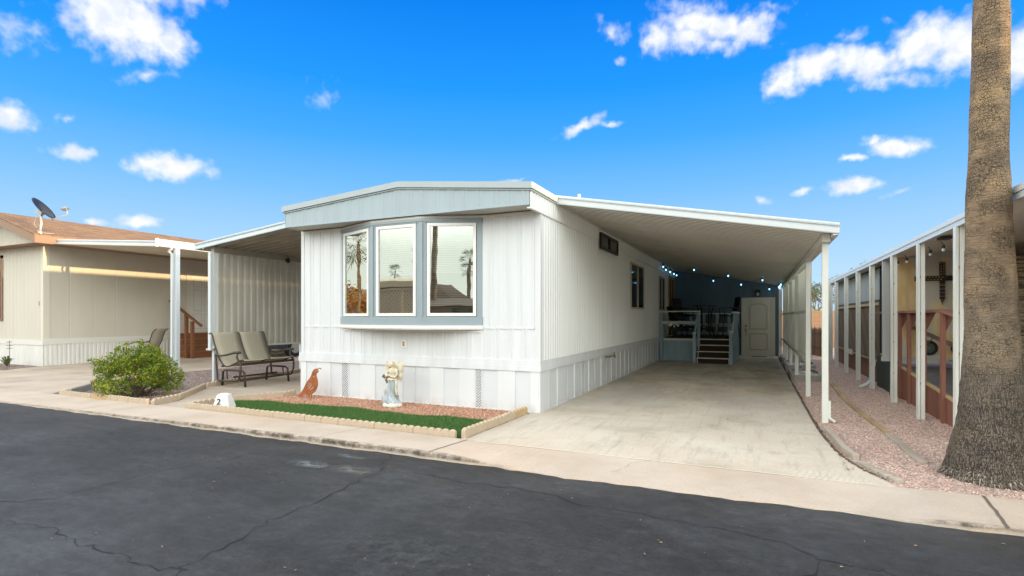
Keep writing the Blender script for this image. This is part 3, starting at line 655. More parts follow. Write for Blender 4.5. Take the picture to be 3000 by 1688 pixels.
row([(-9.80, 7.0), (-10.02, 8.2), (-10.35, 9.9), (-10.4, 11.5)], [4, 6, 6, 6], 'from the street in the row behind the glider bench', 'edging blocks behind the bench')
tag(stones('planter_stones', [(-10.9, 5.3), (-8.75, 5.3), (-8.9, 5.8), (-9.8, 6.7), (-10.6, 6.3), (-11.0, 5.6)], 1600, .018, MT['pink_stone']), 'pinkish pebbles under the green bush', 'gravel', kind='stuff')

# ------------------------------------------------------------------ the white mobile home
XL, XR, YF, YB = -7.43, -2.84, 7.12, 26.0
home = thing('mobile_home', 'long white mobile home with blue grey fascia and a bay window facing the street', 'mobile home', ((XL + XR) / 2, YF, 0))
def roofz(x): return float(np.interp(x, [-7.42, -5.0, -2.78], [3.21, 3.39, 3.155]))
# front siding in four strips round the bay opening
m = MB(); PR = [(0, 0), (.50, 0), (.55, -.010), (.66, -.010), (.71, 0), (.78, 0), (.83, -.009), (.94, -.009)]
F3 = lambda x0, x1, z0, z1: m.corr((x0, YF, 0), X, Z, (0, 1, 0), x1 - x0, .23, PR, z0, z1)
F3(XL + .06, -6.50, 1.235, 2.93); F3(-3.76, XR - .05, 1.235, 2.93); F3(-6.50, -3.76, 2.86, 2.93); F3(XL + .06, XR - .05, .70, 1.225)
m.build('wall', WH, home)
MB().box(XL, XL + .07, YF - .010, YF + .02, .7, 2.93).build('corner_trim', WH, home)
m = MB(); m.box(XR - .06, XR + .024, YF - .010, YF + .012, .7, 2.90); m.box(XR - .01, XR + .0225, YF + .013, YF + .07, .7, 2.88)
m.build('corner_trim', WH, home)
m = MB(); m.corr((XR, YF + .05, 0), Y, Z, (1, 0, 0), YB - YF, .102, [(0, 0), (.28, 0), (.42, .019), (.84, .019), (.97, 0)], .72, 2.90)
m.build('wall', CRM, home)
m = MB(); m.corr((XL, YF, 0), Y, Z, (-1, 0, 0), YB - YF, .102, [(0, 0), (.35, 0), (.45, .009), (.88, .009)], .0, 3.0); m.box(XL, XR, YB - .05, YB, 0, 3.2)
m.build('wall', WH, home)
for a, b in ((XL + .02, -6.52), (-3.74, XR - .07)): MB().box(a, b, YF - .012, YF + .005, 1.22, 1.245).build('seam_trim', WH, home)
# belt over the skirting
m = MB()
for (z0, z1, p) in ((.612, .690, .036), (.6905, .722, .030), (.7225, .765, .025)):
    m.box(XL - p, XR + p, YF - p, YF - .0015, z0, z1); m.box(XR + .010, XR + p, YF - .001, 17.4, z0, z1); m.box(XL - p, XL - .002, YF - .001, 12, z0, z1)
m.build('belt_trim', WH, home)
# skirting: alternate raised and recessed panels, perforated vents
jx = [-7.43, -7.31, -7.04, -6.74, -6.50, -6.34, -6.07, -5.77, -5.45, -5.22, -4.98, -4.69, -4.44, -4.15, -3.88, -3.76, -3.50, -3.22, -2.97, -2.84]
kind = ['r', 'p', 'r', 'p', 'v', 'p', 'r', 'p', 'r', 'p', 'p', 'r', 'p', 'r', 'v', 'p', 'r', 'p', 'r']
mr, mp = MB(), MB()
for i, k in enumerate(kind):
    a, b = jx[i], jx[i + 1]
    if k == 'r': mr.box(a, b, YF - .022, YF + .02, .03, .612)
    elif k == 'p':
        MB().box(a, b, YF - .008, YF + .02, .03, .612).build('skirting_panel', SKR, home); mr.box(a, a + .008, YF - .0225, YF - .008, .03, .612)
mr.box(XL, XR, YF - .030, YF + .02, 0, .03)
# side skirting
ys = [YF - .022, 7.45]; y = 7.45
while y < 17.3: y += .42 + .03 * math.sin(y * 9); ys.append(y)
for i in range(len(ys) - 1):
    a, b = ys[i], ys[i + 1]
    if i == 0: mr.box(XR + .0005, XR + .022, a + .004, b, .03, .612)
    elif i in (5, 15): pass
    else:
        d = .004 + .006 * (i % 2) + random.uniform(-.002, .002); s_ = .006 * math.sin(i * 2.3)
        MB().hexa([(XR - .02, a, .03), (XR + d, a, .03), (XR + d, b, .03), (XR - .02, b, .03), (XR - .02, a, .612), (XR + d + s_, a, .612), (XR + d - s_, b, .612), (XR - .02, b, .612)]).build('skirting_panel', SKR, home)
        mr.box(XR + .001, XR + .024, a, a + .014, .03, .612)
mr.box(XR + .0005, XR + .030, YF - .026, 17.4, 0, .029)
mr.build('skirting_frame', SK, home)
def vent(parent, fn, w, z0, z1, nm='skirting_vent'):
    """white strip perforated with small diamond holes; fn(u,z,d) -> xyz"""
    bk = MB(); bk.hexa([fn(0, z0, -.02), fn(w, z0, -.02), fn(w, z0, -.012), fn(0, z0, -.012), fn(0, z1, -.02), fn(w, z1, -.02), fn(w, z1, -.012), fn(0, z1, -.012)])
    o = bk.build(nm, mat('vent_dark', (.035, .035, .07), .9), parent)
    g = MB(); s = .040; e = .0075; nz = int((z1 - z0) / s); nu = max(2, int(w / s)); su = w / nu
    for sgn in (1, -1):
        for q in range(-nu, nz + 1):
            z = z0 + q * s
            a0 = max(0, (z0 - z) / s * su); a1 = min(w, (z1 - z) / s * su)
            if a1 <= a0: continue
            za, zb = z + a0 / su * s, z + a1 / su * s
            if sgn < 0: za, zb = z1 + z0 - za, z1 + z0 - zb
            d = -.004 if sgn > 0 else -.006
            p, r_ = fn(a0, za, d), fn(a1, zb, d); g.beam(p, r_, .011, .003, up=Vector(fn(0, 0, 1)) - Vector(fn(0, 0, 0)))
    g.hexa([fn(0, z0, -.01), fn(.012, z0, -.01), fn(.012, z0, -.001), fn(0, z0, -.001), fn(0, z1, -.01), fn(.012, z1, -.01), fn(.012, z1, -.001), fn(0, z1, -.001)])
    g.hexa([fn(w - .012, z0, -.01), fn(w, z0, -.01), fn(w, z0, -.001), fn(w - .012, z0, -.001), fn(w - .012, z1, -.01), fn(w, z1, -.01), fn(w, z1, -.001), fn(w - .012, z1, -.001)])
    g.build('vent_grille', SK, o)
for i, k in enumerate(kind):
    if k == 'v': vent(home, lambda u, z, d, a=jx[i]: (a + u, YF - .014 - d, z), jx[i + 1] - jx[i], .03, .610)
for i in (5, 15):
    vent(home, lambda u, z, d, a=ys[i]: (XR + .012 + d, a + u, z), min(.2, ys[i + 1] - ys[i]), .03, .610)
    MB().box(XR - .02, XR + .008, ys[i] + .2, ys[i + 1], .03, .612).build('skirting_panel', SKR, home)
# mansard fascia
FY = 6.715
m = MB(); m.corr((-7.38, FY, 0), X, Z, (0, -1, 0), 4.56, .24, [(0, 0), (.50, 0), (.57, .007), (.68, .007), (.75, 0), (.80, 0), (.85, .006), (.95, .006)], 2.945, lambda t: roofz(-7.38 + t) - .012)
m.box(-7.38, -2.82, FY - .012, FY + .01, 2.935, 2.965)
m.build('fascia', BLF, home)
m = MB(); m.add([(-7.38, FY, 2.94), (-2.82, FY, 2.94), (-2.82, YF, 2.945), (-7.38, YF, 2.945)], [(0, 3, 2, 1)]); m.build('soffit', mat('soffit_paint', (.50, .50, .47), .6), home)
m = MB(); m.box(XL + .01, XR - .02, YF - .016, YF + .004, 2.885, 2.93); m.box(-6.6, -3.66, YF - .03, YF - .016, 2.90, 2.9305); m.build('frieze_trim', mat('frieze_cream', (.74, .70, .63), .5), home)
m = MB(); m.corr((-2.812, FY - .005, 0), Y, Z, (1, 0, 0), YB - FY, .102, [(0, 0), (.28, 0), (.42, .011), (.84, .011), (.97, 0)], 2.90, 3.15); m.box(-2.85, -2.800, FY - .012, 22, 2.885, 2.902)
m.corr((-7.385, FY - .005, 0), Y, Z, (-1, 0, 0), YB - FY, .102, [(0, 0), (.35, 0), (.45, .007), (.88, .007)], 2.93, 3.2)
m.build('fascia', CRM, home)
m = MB(); RX = [-7.42, -7.0, -6.4, -5.8, -5.2, -5.0, -4.6, -4.0, -3.4, -2.782]
for i in range(len(RX) - 1):
    a, b = RX[i], RX[i + 1]; za, zb = roofz(a), roofz(b)
    for (lo_, hi_, p) in ((-.006, .083, .045), (-.03, -.010, .022)):
        m.hexa([(a, FY - p, za + lo_), (b, FY - p, zb + lo_), (b, FY + .02, zb + lo_), (a, FY + .02, za + lo_), (a, FY - p, za + hi_), (b, FY - p, zb + hi_), (b, FY + .02, zb + hi_), (a, FY + .02, za + hi_)])
m.build('roof_cap', mat('cap_blue_grey', (.38, .44, .47), .4, noise=(2, .05)), home)
m = MB(); m.box(-2.80, -2.765, FY - .04, 22, 3.150, 3.236); m.box(-2.80, -2.785, FY - .02, 22, 3.128, 3.146); m.build('roof_cap', mat('cap_cream', (.60, .62, .57), .4), home)
m = MB()
for i in range(len(RX) - 1):
    a, b = RX[i], RX[i + 1]; za, zb = roofz(a) + .07, roofz(b) + .07
    m.hexa([(a, FY + .021, za - .03), (b, FY + .021, zb - .03), (b, YB, zb - .03), (a, YB, za - .03), (a, FY + .021, za), (b, FY + .021, zb), (b, YB, zb), (a, YB, za)])
m.build('roof', RFW, home)
MB().tube([(-3.78, 12, 3.2), (-3.78, 12, 4.27)], .035, 12).build('vent_pipe', VIN, home, smooth=True)
# interior room behind the bay so the panes have depth
m = MB(); m.box(XL + .05, XR - .05, 9.6, 9.65, .7, 2.9); m.box(XL + .05, XR - .05, YF + .03, 9.6, .68, .70); m.box(XL + .05, XR - .05, YF + .03, 9.6, 2.9, 2.92); m.box(XL + .03, XL + .05, YF + .03, 9.6, .7, 2.9); m.box(XR - .05, XR - .03, YF + .03, 9.6, .7, 2.9)
m.build('interior_room', INT, home)
# bay window
BP = [Vector((-6.50, YF, 0)), Vector((-5.56, 6.775, 0)), Vector((-4.62, 6.765, 0)), Vector((-3.76, YF, 0))]
frz = MB(); bay = MB(); cen = Vector((-5.13, 7.4, 0))
def ring(off, z0, z1, mb):
    P = []
    for i, p in enumerate(BP):
        d = [Vector((-.35, -.94, 0)), Vector((-.18, -1.05, 0)), Vector((.18, -1.05, 0)), Vector((.38, -.92, 0))][i]; P.append(p + d * off)
    pts = [(p.x, p.y) for p in P]; pts = [(P[0].x, YF + .01)] + pts + [(P[3].x, YF + .01)]
    pts = [pts[0], pts[1], pts[2], pts[3], pts[4], pts[5]]
    mb.prism(pts if off > 0 else pts[1:5], z0, z1)
ring(.016, 2.8935, 2.93, frz); frz.build('frieze_trim', MT['frieze_cream'], home); ring(.022, 2.85, 2.893, bay); ring(.012, 2.83, 2.85, bay); ring(.022, 1.275, 1.40, bay)
def panel_frame(mb, A, B, u0, u1, z0, z1, d0, d1, ww):
    D = (B - A).normalized(); nn = Vector((D.y, -D.x, 0)); 
    f = lambda u, z, d: tuple(A + D * u + nn * d + Vector((0, 0, z)))
    def bx(ua, ub, za, zb): mb.hexa([f(ua, za, d1), f(ub, za, d1), f(ub, za, d0), f(ua, za, d0), f(ua, zb, d1), f(ub, zb, d1), f(ub, zb, d0), f(ua, zb, d0)])
    if isinstance(ww, (int, float)): ww = (ww,) * 4
    bx(u0, u0 + ww[0], z0, z1); bx(u1 - ww[1], u1, z0, z1); bx(u0 + ww[0], u1 - ww[1], z0, z0 + ww[2]); bx(u0 + ww[0], u1 - ww[1], z1 - ww[3], z1)
    return f
segs = [(BP[0], BP[1]), (BP[1], BP[2]), (BP[2], BP[3])]
for i, (A, B) in enumerate(segs):
    L = (B - A).length; panel_frame(bay, A, B, 0, L, 1.40, 2.83, -.05, .004, (.075, .085, .004, .004))
    for zz in (2.845,): pass
for p in BP[1:3]: bay.box(p.x - .03, p.x + .03, p.y - .022, p.y + .04, 1.40, 2.83)
byo = bay.build('bay_window', BLW, home)
for i, (A, B) in enumerate(segs):
    L = (B - A).length; s = MB(); f = panel_frame(s, A, B, .085, L - .095, 1.41, 2.822, -.02, .016, .048); s.build('window_frame', VIN, byo, bevel=.003)
    g = MB(); g.add([f(.13, 1.455, -.004), f(L - .14, 1.455, -.004), f(L - .14, 2.778, -.004), f(.13, 2.778, -.004)], [(0, 1, 2, 3)]); g.build('pane', MT['reflective_glass'], byo)
    if i:
        bl = MB(); zz = 1.47
        if i == 1: zz = 2.06
        while zz < 2.78:
            tl = .62 if zz > 2.05 else .22
            c_ = .021 * math.cos(tl), .021 * math.sin(tl)
            ua, ub = (.14, L - .15) 
            bl.add([f(ua, zz - c_[1], -.05 + c_[0]), f(ub, zz - c_[1], -.05 + c_[0]), f(ub, zz + c_[1], -.05 - c_[0]), f(ua, zz + c_[1], -.05 - c_[0])], [(0, 1, 2, 3)]); zz += .034
        bl.build('blind', BLD, byo)
    d = MB()
    for u in (.2, L - .22): d.add([f(u, 1.385, .0345), f(u + .035, 1.385, .0345), f(u + .035, 1.393, .0345), f(u, 1.393, .0345)], [(0, 1, 2, 3)])
    for q in d.v: pass
wsl = MB(); ring(.045, 1.222, 1.272, wsl); ring(.030, 1.205, 1.222, wsl); wsl.box(-6.44, -3.78, YF - .03, YF - .012, 1.165, 1.19); wsl.build('window_sill', VIN, home)
# outlet
o = MB().box(-5.225, -5.145, YF - .030, YF - .002, .905, 1.025).build('outlet_box', VIN, home, bevel=.006)
MB().box(-5.205, -5.165, YF - .034, YF - .030, .925, 1.005).build('receptacle', mat('ivory_plate', (.55, .40, .16), .5), o)
m = MB()
for z in (.945, .985): m.box(-5.192, -5.178, YF - .037, YF - .034, z - .012, z + .010)
m.build('receptacle', mat('outlet_dark', (.16, .05, .02), .6), o)
# side windows
def side_window(y0, y1, z0, z1, split, fr=ALM, deep=0):
    XR = -2.84 + deep; w = MB(); p = .045
    w.box(XR + .0, XR + p, y0, y0 + .04, z0, z1); w.box(XR, XR + p, y1 - .04, y1, z0, z1); w.box(XR, XR + p, y0 + .04, y1 - .04, z0, z0 + .045); w.box(XR, XR + p, y0 + .04, y1 - .04, z1 - .05, z1)
    ym = y0 + (y1 - y0) * split; w.box(XR, XR + p + .006, ym - .03, ym + .03, z0 + .045, z1 - .05)
    o = w.build('window', fr, home); 
    MB().box(XR - .01, XR + .026, y0 + .04, ym - .03, z0 + .045, z1 - .05).build('pane', DKG, o); MB().box(XR - .01, XR + .030, ym + .03, y1 - .04, z0 + .045, z1 - .05).build('pane', DKG, o)
    MB().box(XR, XR + .05, y0 - .03, y1 + .03, z1, z1 + .03).build('drip_cap', CRM, o)
side_window(10.2, 11.6, 2.74, 3.06, .5, BLK, .04); side_window(13.12, 14.75, 1.60, 2.76, .5); side_window(17.25, 18.35, 1.62, 2.70, .5)
dw = MB(); dw.box(XR, XR + .05, 19.25, 19.37, .74, 2.84); dw.box(XR, XR + .05, 20.55, 20.64, .74, 2.84); dw.box(XR, XR + .05, 19.37, 20.55, 2.76, 2.84); dw.box(XR, XR + .055, 19.9, 19.97, .74, 2.76)
dd = dw.build('door', mat('warm_door_frame', (.45, .26, .12), .6), home); MB().box(XR, XR + .02, 19.37, 20.55, .74, 2.76).build('pane', DKG, dd)
# hose bib
h = MB(); h.tube([(XR + .02, 10.75, .58), (XR + .12, 10.75, .58)], .013, 8); h.tube([(XR + .10, 10.75, .585), (XR + .13, 11.05, .585)], .014, 8); h.tube([(XR + .13, 11.05, .60), (XR + .13, 11.10, .54)], .013, 8); h.cyl((XR + .13, 11.0, .60), (XR + .13, 11.0, .65), .008, 8); h.cyl((XR + .13, 11.0, .65), (XR + .13, 11.0, .657), .03, 10)
h.build('tap', mat('aged_brass', (.22, .19, .11), .5, metal=.6), home, smooth=True)

# ------------------------------------------------------------------ carport on the right
cp = thing('carport', 'wide white aluminium carport roof on slim posts over the concrete driveway', 'carport', (.82, 8.12, 0))
def cz(x): return 3.165 + (x + 2.80) * (2.475 - 3.165) / 3.70        # underside height
X0, X1, CY0, CY1 = -2.80, .90, 7.72, 20.80
m = MB(); n = int((CY1 - CY0) / .142); V = []; sm = MB()
for k in range(n):
    y = CY0 + .03 + k * .142
    sm.hexa([(X0, y + .060, cz(X0) - .012), (X1 - .05, y + .060, cz(X1 - .05) - .012), (X1 - .05, y + .074, cz(X1 - .05) - .012), (X0, y + .074, cz(X0) - .012), (X0, y + .054, cz(X0) + .01), (X1 - .05, y + .054, cz(X1 - .05) + .01), (X1 - .05, y + .080, cz(X1 - .05) + .01), (X0, y + .080, cz(X0) + .01)])
    for dy, dz in ((0, 0), (.13, .0)):
        V += [(X0, y + dy, cz(X0) + dz), (X1 - .05, y + dy, cz(X1) + dz)]
m.add(V, [(2 * i, 2 * i + 1, 2 * i + 3, 2 * i + 2) for i in range(len(V) // 2 - 1)]); m.build('roof_panel', PAN, cp); o = sm.build('seam', mat('rib_shade_seam', (.38, .36, .31), .6, noise=(2, .2)), cp); o['kind'] = 'stuff'  # dark seam colour stands in for shading between the roof ribs
m = MB(); m.hexa([(X0, CY0 + .03, cz(X0) + .03), (X1, CY0 + .03, cz(X1) + .03), (X1, CY1, cz(X1) + .03), (X0, CY1, cz(X0) + .03), (X0, CY0 + .03, cz(X0) + .045), (X1, CY0 + .03, cz(X1) + .045), (X1, CY1, cz(X1) + .045), (X0, CY1, cz(X0) + .045)]); m.build('roof', RFW, cp)
def sloped_fascia(mb, xa, xb, zfn, y, flip=1):
    prof = [(0, -.035), (-.014, -.035), (-.020, -.025), (-.020, .030), (-.004, .040), (-.004, .052), (-.030, .062), (-.034, .085), (-.012, .100), (0, .100)]
    V = []
    for x in (xa, xb):
        for dy, dz in prof: V.append((x, y + dy * flip, zfn(x) + dz))
    q = len(prof); mb.add(V, [(i, i + 1, q + i + 1, q + i) for i in range(q - 1)] + [tuple(range(q)), tuple(q + i for i in reversed(range(q)))])
m = MB(); sloped_fascia(m, X0 - .012, X1 + .035, cz, CY0); m.build('fascia', ALW, cp)
m = MB(); m.box(X1 - .03, X1 + .03, CY0 + .001, CY1, cz(X1) - .055, cz(X1) + .10); m.box(X1 + .03, X1 + .04, CY0 + .001, CY1, cz(X1) - .03, cz(X1) + .0); m.build('gutter', ALW, cp)
m = MB(); m.box(.775, .865, CY0 + .25, CY1, cz(.82) - .115, cz(.82) - .018); m.build('beam', POST, cp)
for y in (8.12, 10.68, 13.60, 15.9, 17.9, 19.6):
    m = MB(); zt = cz(.82) - .116; m.box(.785, .855, y - .035, y + .035, 0, zt); 
    for s_ in (-1, 1): m.box(.785 + .0, .855, y + s_ * .037 - .002, y + s_ * .037 + .002, 0, zt); m.box(.82 + s_ * .0352 - .0015, .82 + s_ * .0352 + .0015, y - .012, y + .012, 0, zt)
    m.build('post', POST, cp, bevel=.003)
m = MB(); m.tube([(.865, 8.08, .30), (.865, 8.08, .08), (.93, 8.08, .03)], .022, 4); m.build('downspout', POST, cp)
m = MB(); m.corr((.865, 10.72, 0), Y, Z, (1, 0, 0), 10.0, .14, [(0, 0), (.4, 0), (.47, .018), (.93, .018)], .66, 2.36); m.build('screen_panel', mat('right_screen', (.62, .64, .56), .5, noise=(2, .08, (1, 2, .2)), extra=x_transl), cp)
MB().box(.785, .862, 10.72, 20.75, .60, .665).build('rail', POST, cp); MB().box(.80, .862, 10.72, 20.75, 1.47, 1.52).build('rail', POST, cp)
m = MB(); m.box(.70, .80, 20.70, 20.78, 0, 2.36); m.build('post', POST, cp)

# string of blue bulbs under the carport
st = thing('string_light', 'string of glowing blue bulbs on a black cable under the carport ceiling', 'string light', (-2.7, 17.4, 2.9))
bp = [(-2.70, 17.4, 2.99), (-2.70, 17.95, 2.94), (-2.70, 18.9, 2.94), (-2.70, 19.8, 2.94), (-2.70, 20.5, 2.94), (-1.82, 17.9, 2.90), (-1.42, 20.5, 2.70), (-.82, 18.2, 2.70), (-.50, 20.5, 2.54), (.16, 18.0, 2.52), (.40, 20.5, 2.36), (.70, 19.0, 2.43), (.70, 20.0, 2.43), (.70, 20.6, 2.42)]
hang = lambda p: (p[0], p[1], min(cz(p[0]) - .02, p[2] + .12))
m = MB()
for q in (bp[:5], [bp[4], bp[5], bp[6]], [bp[6], bp[7], bp[8]], [bp[8], bp[9], bp[10]], bp[10:]):
    for a, b in zip(q[:-1], q[1:]):
        a_, b_ = Vector(hang(a)), Vector(hang(b)); m.tube([a_.lerp(b_, t) - Vector((0, 0, .06 * math.sin(math.pi * t))) for t in (0, .25, .5, .75, 1)], .006, 5)
m.build('cable', WIR, st)
for p in bp:
    b = MB(); b.ell(p, (.019, .019, .028), 10, 6); bb = b.build('bulb', BUL, st, smooth=True)
    MB().cyl((p[0], p[1], p[2] + .03), (p[0], p[1], p[2] + .10), .022, 8).build('socket', WIR, bb)

# ------------------------------------------------------------------ shed at the end of the carport
sh = thing('storage_shed', 'dark blue grey storage room closing the back of the carport', 'shed', (-1, 20.8, 0))
m = MB(); SY = 20.80
m.corr((-2.83, SY, 0), X, Z, (0, -1, 0), 2.22, .2, [(0, 0), (.04, .008), (.96, .008)], 0, lambda t: cz(-2.83 + t) + .02)
m.corr((.575, SY, 0), X, Z, (0, -1, 0), .12, .2, [(0, 0), (.04, .008), (.96, .008)], 0, 2.45); m.corr((-.61, SY, 0), X, Z, (0, -1, 0), 1.185, .2, [(0, 0), (.04, .008), (.96, .008)], 2.08, lambda t: cz(-.61 + t) + .02)
m.box(-2.83, .69, 24.0, 24.05, 0, 2.5); m.box(.66, .70, SY, 24.05, 0, 2.45); m.box(-2.83, .70, SY + .005, 24.05, 2.5, 2.56)
m.box(-2.83, .66, SY + .08, SY + .12, 0, 2.5)
m.build('wall', SHD, sh)
m = MB(); m.box(-.50, -.41, SY - .03, SY + .03, 0, 2.085); m.box(.49, .585, SY - .03, SY + .03, 0, 2.085); m.box(-.41, .49, SY - .03, SY + .03, 2.01, 2.085); m.build('door_frame', DOR, sh)
m = MB(); m.box(-.41, .49, SY - .008, SY + .02, .01, 2.01)
door = m.build('door', DOR, sh)
def frame_outline(mb, poly, y, w, d):
    n = len(poly); c = Vector((sum(p[0] for p in poly) / n, 0, sum(p[1] for p in poly) / n))
    for i in range(n):
        a, b = poly[i], poly[(i + 1) % n]; mb.beam((a[0], y, a[1]), (b[0], y, b[1]), w, d, up=(0, 1, 0))
arch = [(-.22, .97), (.33, .97), (.33, 1.74)] + [(.055 + .275 * math.cos(a), 1.74 + .12 * math.sin(a)) for a in np.linspace(.35, math.pi - .35, 7)] + [(-.22, 1.74)]
m = MB(); frame_outline(m, arch, SY - .012, .035, .014); frame_outline(m, [(-.22, .24), (.33, .24), (.33, .80), (-.22, .80)], SY - .012, .035, .014); m.build('panel_moulding', mat('door_moulding', (.56, .53, .46), .5), door)
m = MB(); m.cyl((-.345, SY - .01, 1.07), (-.345, SY - .04, 1.07), .032, 14); m.cyl((-.345, SY - .01, .95), (-.345, SY - .03, .95), .034, 14); m.ell((-.345, SY - .06, .95), (.032, .032, .032)); m.tube([(-.345, SY - .02, .90), (-.345, SY - .06, .86), (-.345, SY - .055, .76), (-.345, SY - .02, .74)], .012, 8); m.build('handle', BRS, door, smooth=True)
m = MB(); m.box(-.04, .12, SY - .09, SY - .012, 2.13, 2.36); wl = m.build('wall_lamp', BLK, sh, bevel=.01); MB().box(0, .08, SY - .10, SY - .091, 2.15, 2.25).build('lamp_glass', mat('frosted', (.55, .55, .55), .4), wl)
tag(MB().box(-.16, .32, 20.15, 20.35, .026, .036).build('door_mat', mat('mat_dark', (.03, .03, .03), .95)), 'thin dark mat lying before the shed door', 'door mat')

# ------------------------------------------------------------------ raised deck with steps
dk = thing('deck', 'blue grey wooden deck with railings and brown carpeted steps', 'deck', (-1.7, 17.4, 0))
DX0, DX1, DY0, DY1, DZ = -2.80, -.60, 17.40, 20.7, .72
MB().box(DX0, DX1, DY0 + .02, DY1, DZ - .04, DZ).build('floor', DKC, dk)
m = MB(); m.box(DX0 + .1, -1.70, DY0 + .03, DY0 + .05, 0, .66); m.box(DX1 - .02, DX1, DY0 + .05, DY1, .05, .66); m.box(DX0 + .02, DX1 - .02, DY0 + .2, DY0 + .22, 0, .66); m.build('deck_panel', DKB, dk)
m = MB(); m.box(DX0 + .1, -1.70, DY0 + .005, DY0 + .03, .662, .725); m.box(-1.60, -.74, DY0 - .012, DY0 + .015, .695, .725); m.build('edge_trim', DKT, dk)
posts = [(-2.76, 17.44, 1.55), (-1.64, 17.44, 1.55), (-1.70, 16.80, .90), (-.68, 16.62, .95), (-.60, 17.25, 1.52), (-.60, 18.6, 1.52), (-.60, 20.0, 1.52)]
for x, y, z in posts: MB().box(x - .045, x + .045, y - .045, y + .045, 0, z).build('post', DKB, dk)
m = MB(); m.box(-2.82, -1.585, 17.385, 17.495, 1.551, 1.59); m.box(-.68, -.52, 17.18, 20.1, 1.521, 1.555); m.box(-1.75, -1.64, 16.72, 16.82, .901, .935); m.box(-.74, -.62, 16.55, 16.68, .951, .985); m.box(-2.7, -.6, 20.55, 20.66, 1.5, 1.54); m.build('top_rail', DKT, dk)
m = MB(); m.box(-2.715, -1.69, 17.41, 17.45, 1.17, 1.27); m.box(-2.7, -.65, 20.58, 20.62, 1.05, 1.17); m.box(-2.7, -.65, 20.58, 20.62, .76, .86)
for x in (-2.2, -1.75, -1.3, -.9): m.box(x - .05, x + .05, 20.54, 20.58, .76, 1.5)
m.build('rail', mat('deck_rail_pale', (.48, .56, .57), .6), dk)
m = MB(); m.beam((-1.66, 17.40, 1.44), (-1.71, 16.80, .80), .03, .15); m.beam((-.60, 17.22, 1.40), (-.67, 16.62, .84), .03, .15)
for k in range(6): m.box(-.615, -.595, 17.32 + k * .22, 17.50 + k * .22, .06, 1.50)
for k in range(6): m.box(-.615, -.595, 18.68 + k * .22, 18.86 + k * .22, .06, 1.50)
m.box(-1.70, -1.655, 16.85, 17.40, .0, .60); m.box(-.675, -.63, 16.67, 17.25, .0, .60)
m.build('side_board', DKB, dk)
stp = MB(); nose = MB(); edgew = MB(); sy0 = 16.70; rise = .18
for k in range(3):
    z = rise * (k + 1); y = sy0 + k * .24
    stp.box(-1.63, -.72, y, 17.45, z - rise + (.001 if k else 0), z - .012); nose.box(-1.66, -.71, y - .02, y + .25, z - .012, z + .012)
    edgew.box(-1.62, -1.598, y - .004, y - .0005, z - rise + .02, z - .013); edgew.box(-.745, -.723, y - .004, y - .0005, z - rise + .02, z - .013)
stp.box(-1.63, -.72, sy0 + .72, 17.46, .54, .69)
so_ = stp.build('steps', DKC, dk); ns_ = MB()
for k in range(3): z = rise * (k + 1); y = sy0 + k * .24; ns_.box(-1.66, -.71, y - .024, y - .0205, z - .014, z + .014)
nose.build('tread', DKC, so_); ns_.build('nosing', mat('nosing_white', (.72, .72, .62), .5), so_); edgew.build('edge_strip', mat('edge_white', (.72, .72, .66), .5), so_)
fl = MB(); fl.cyl((-2.36, 17.37, 1.14), (-2.36, 17.37, 1.07), .022, 10); fl.beam((-2.44, 17.38, 1.19), (-2.50, 17.33, 1.11), .06, .07); fl.beam((-2.28, 17.38, 1.19), (-2.22, 17.33, 1.11), .06, .07); fl.beam((-2.46, 17.39, 1.18), (-2.26, 17.39, 1.18), .03, .03)
tag(fl.build('floodlight', VIN), 'small white twin floodlight hanging under the deck middle rail', 'floodlight')

# bar set and lounge chair on the deck
def bar_table():
    t = thing('bar_table', 'round dark bar height table between two tall chairs on the deck', 'table', (-1.60, 19.35, DZ))
    MB().cyl((-1.60, 19.35, DZ + 1.05), (-1.60, 19.35, DZ + 1.08), .40, 28).build('tabletop', BLK, t)
    for k in range(4):
        a = k * math.pi / 2 + .6; c, s_ = math.cos(a), math.sin(a)
        MB().tube([(-1.6 + c * .30, 19.35 + s_ * .30, DZ + 1.04), (-1.6 + c * .22, 19.35 + s_ * .22, DZ + .8), (-1.6 + c * .20, 19.35 + s_ * .20, DZ + .45), (-1.6 + c * .34, 19.35 + s_ * .34, DZ + .01)], .022, 8).build('leg', BLK, t, smooth=True)
    MB().tube([(-1.6 + .21 * math.cos(q / 16 * 6.283), 19.35 + .21 * math.sin(q / 16 * 6.283), DZ + .35) for q in range(17)], .012, 6).build('stretcher', BLK, t)
bar_table()
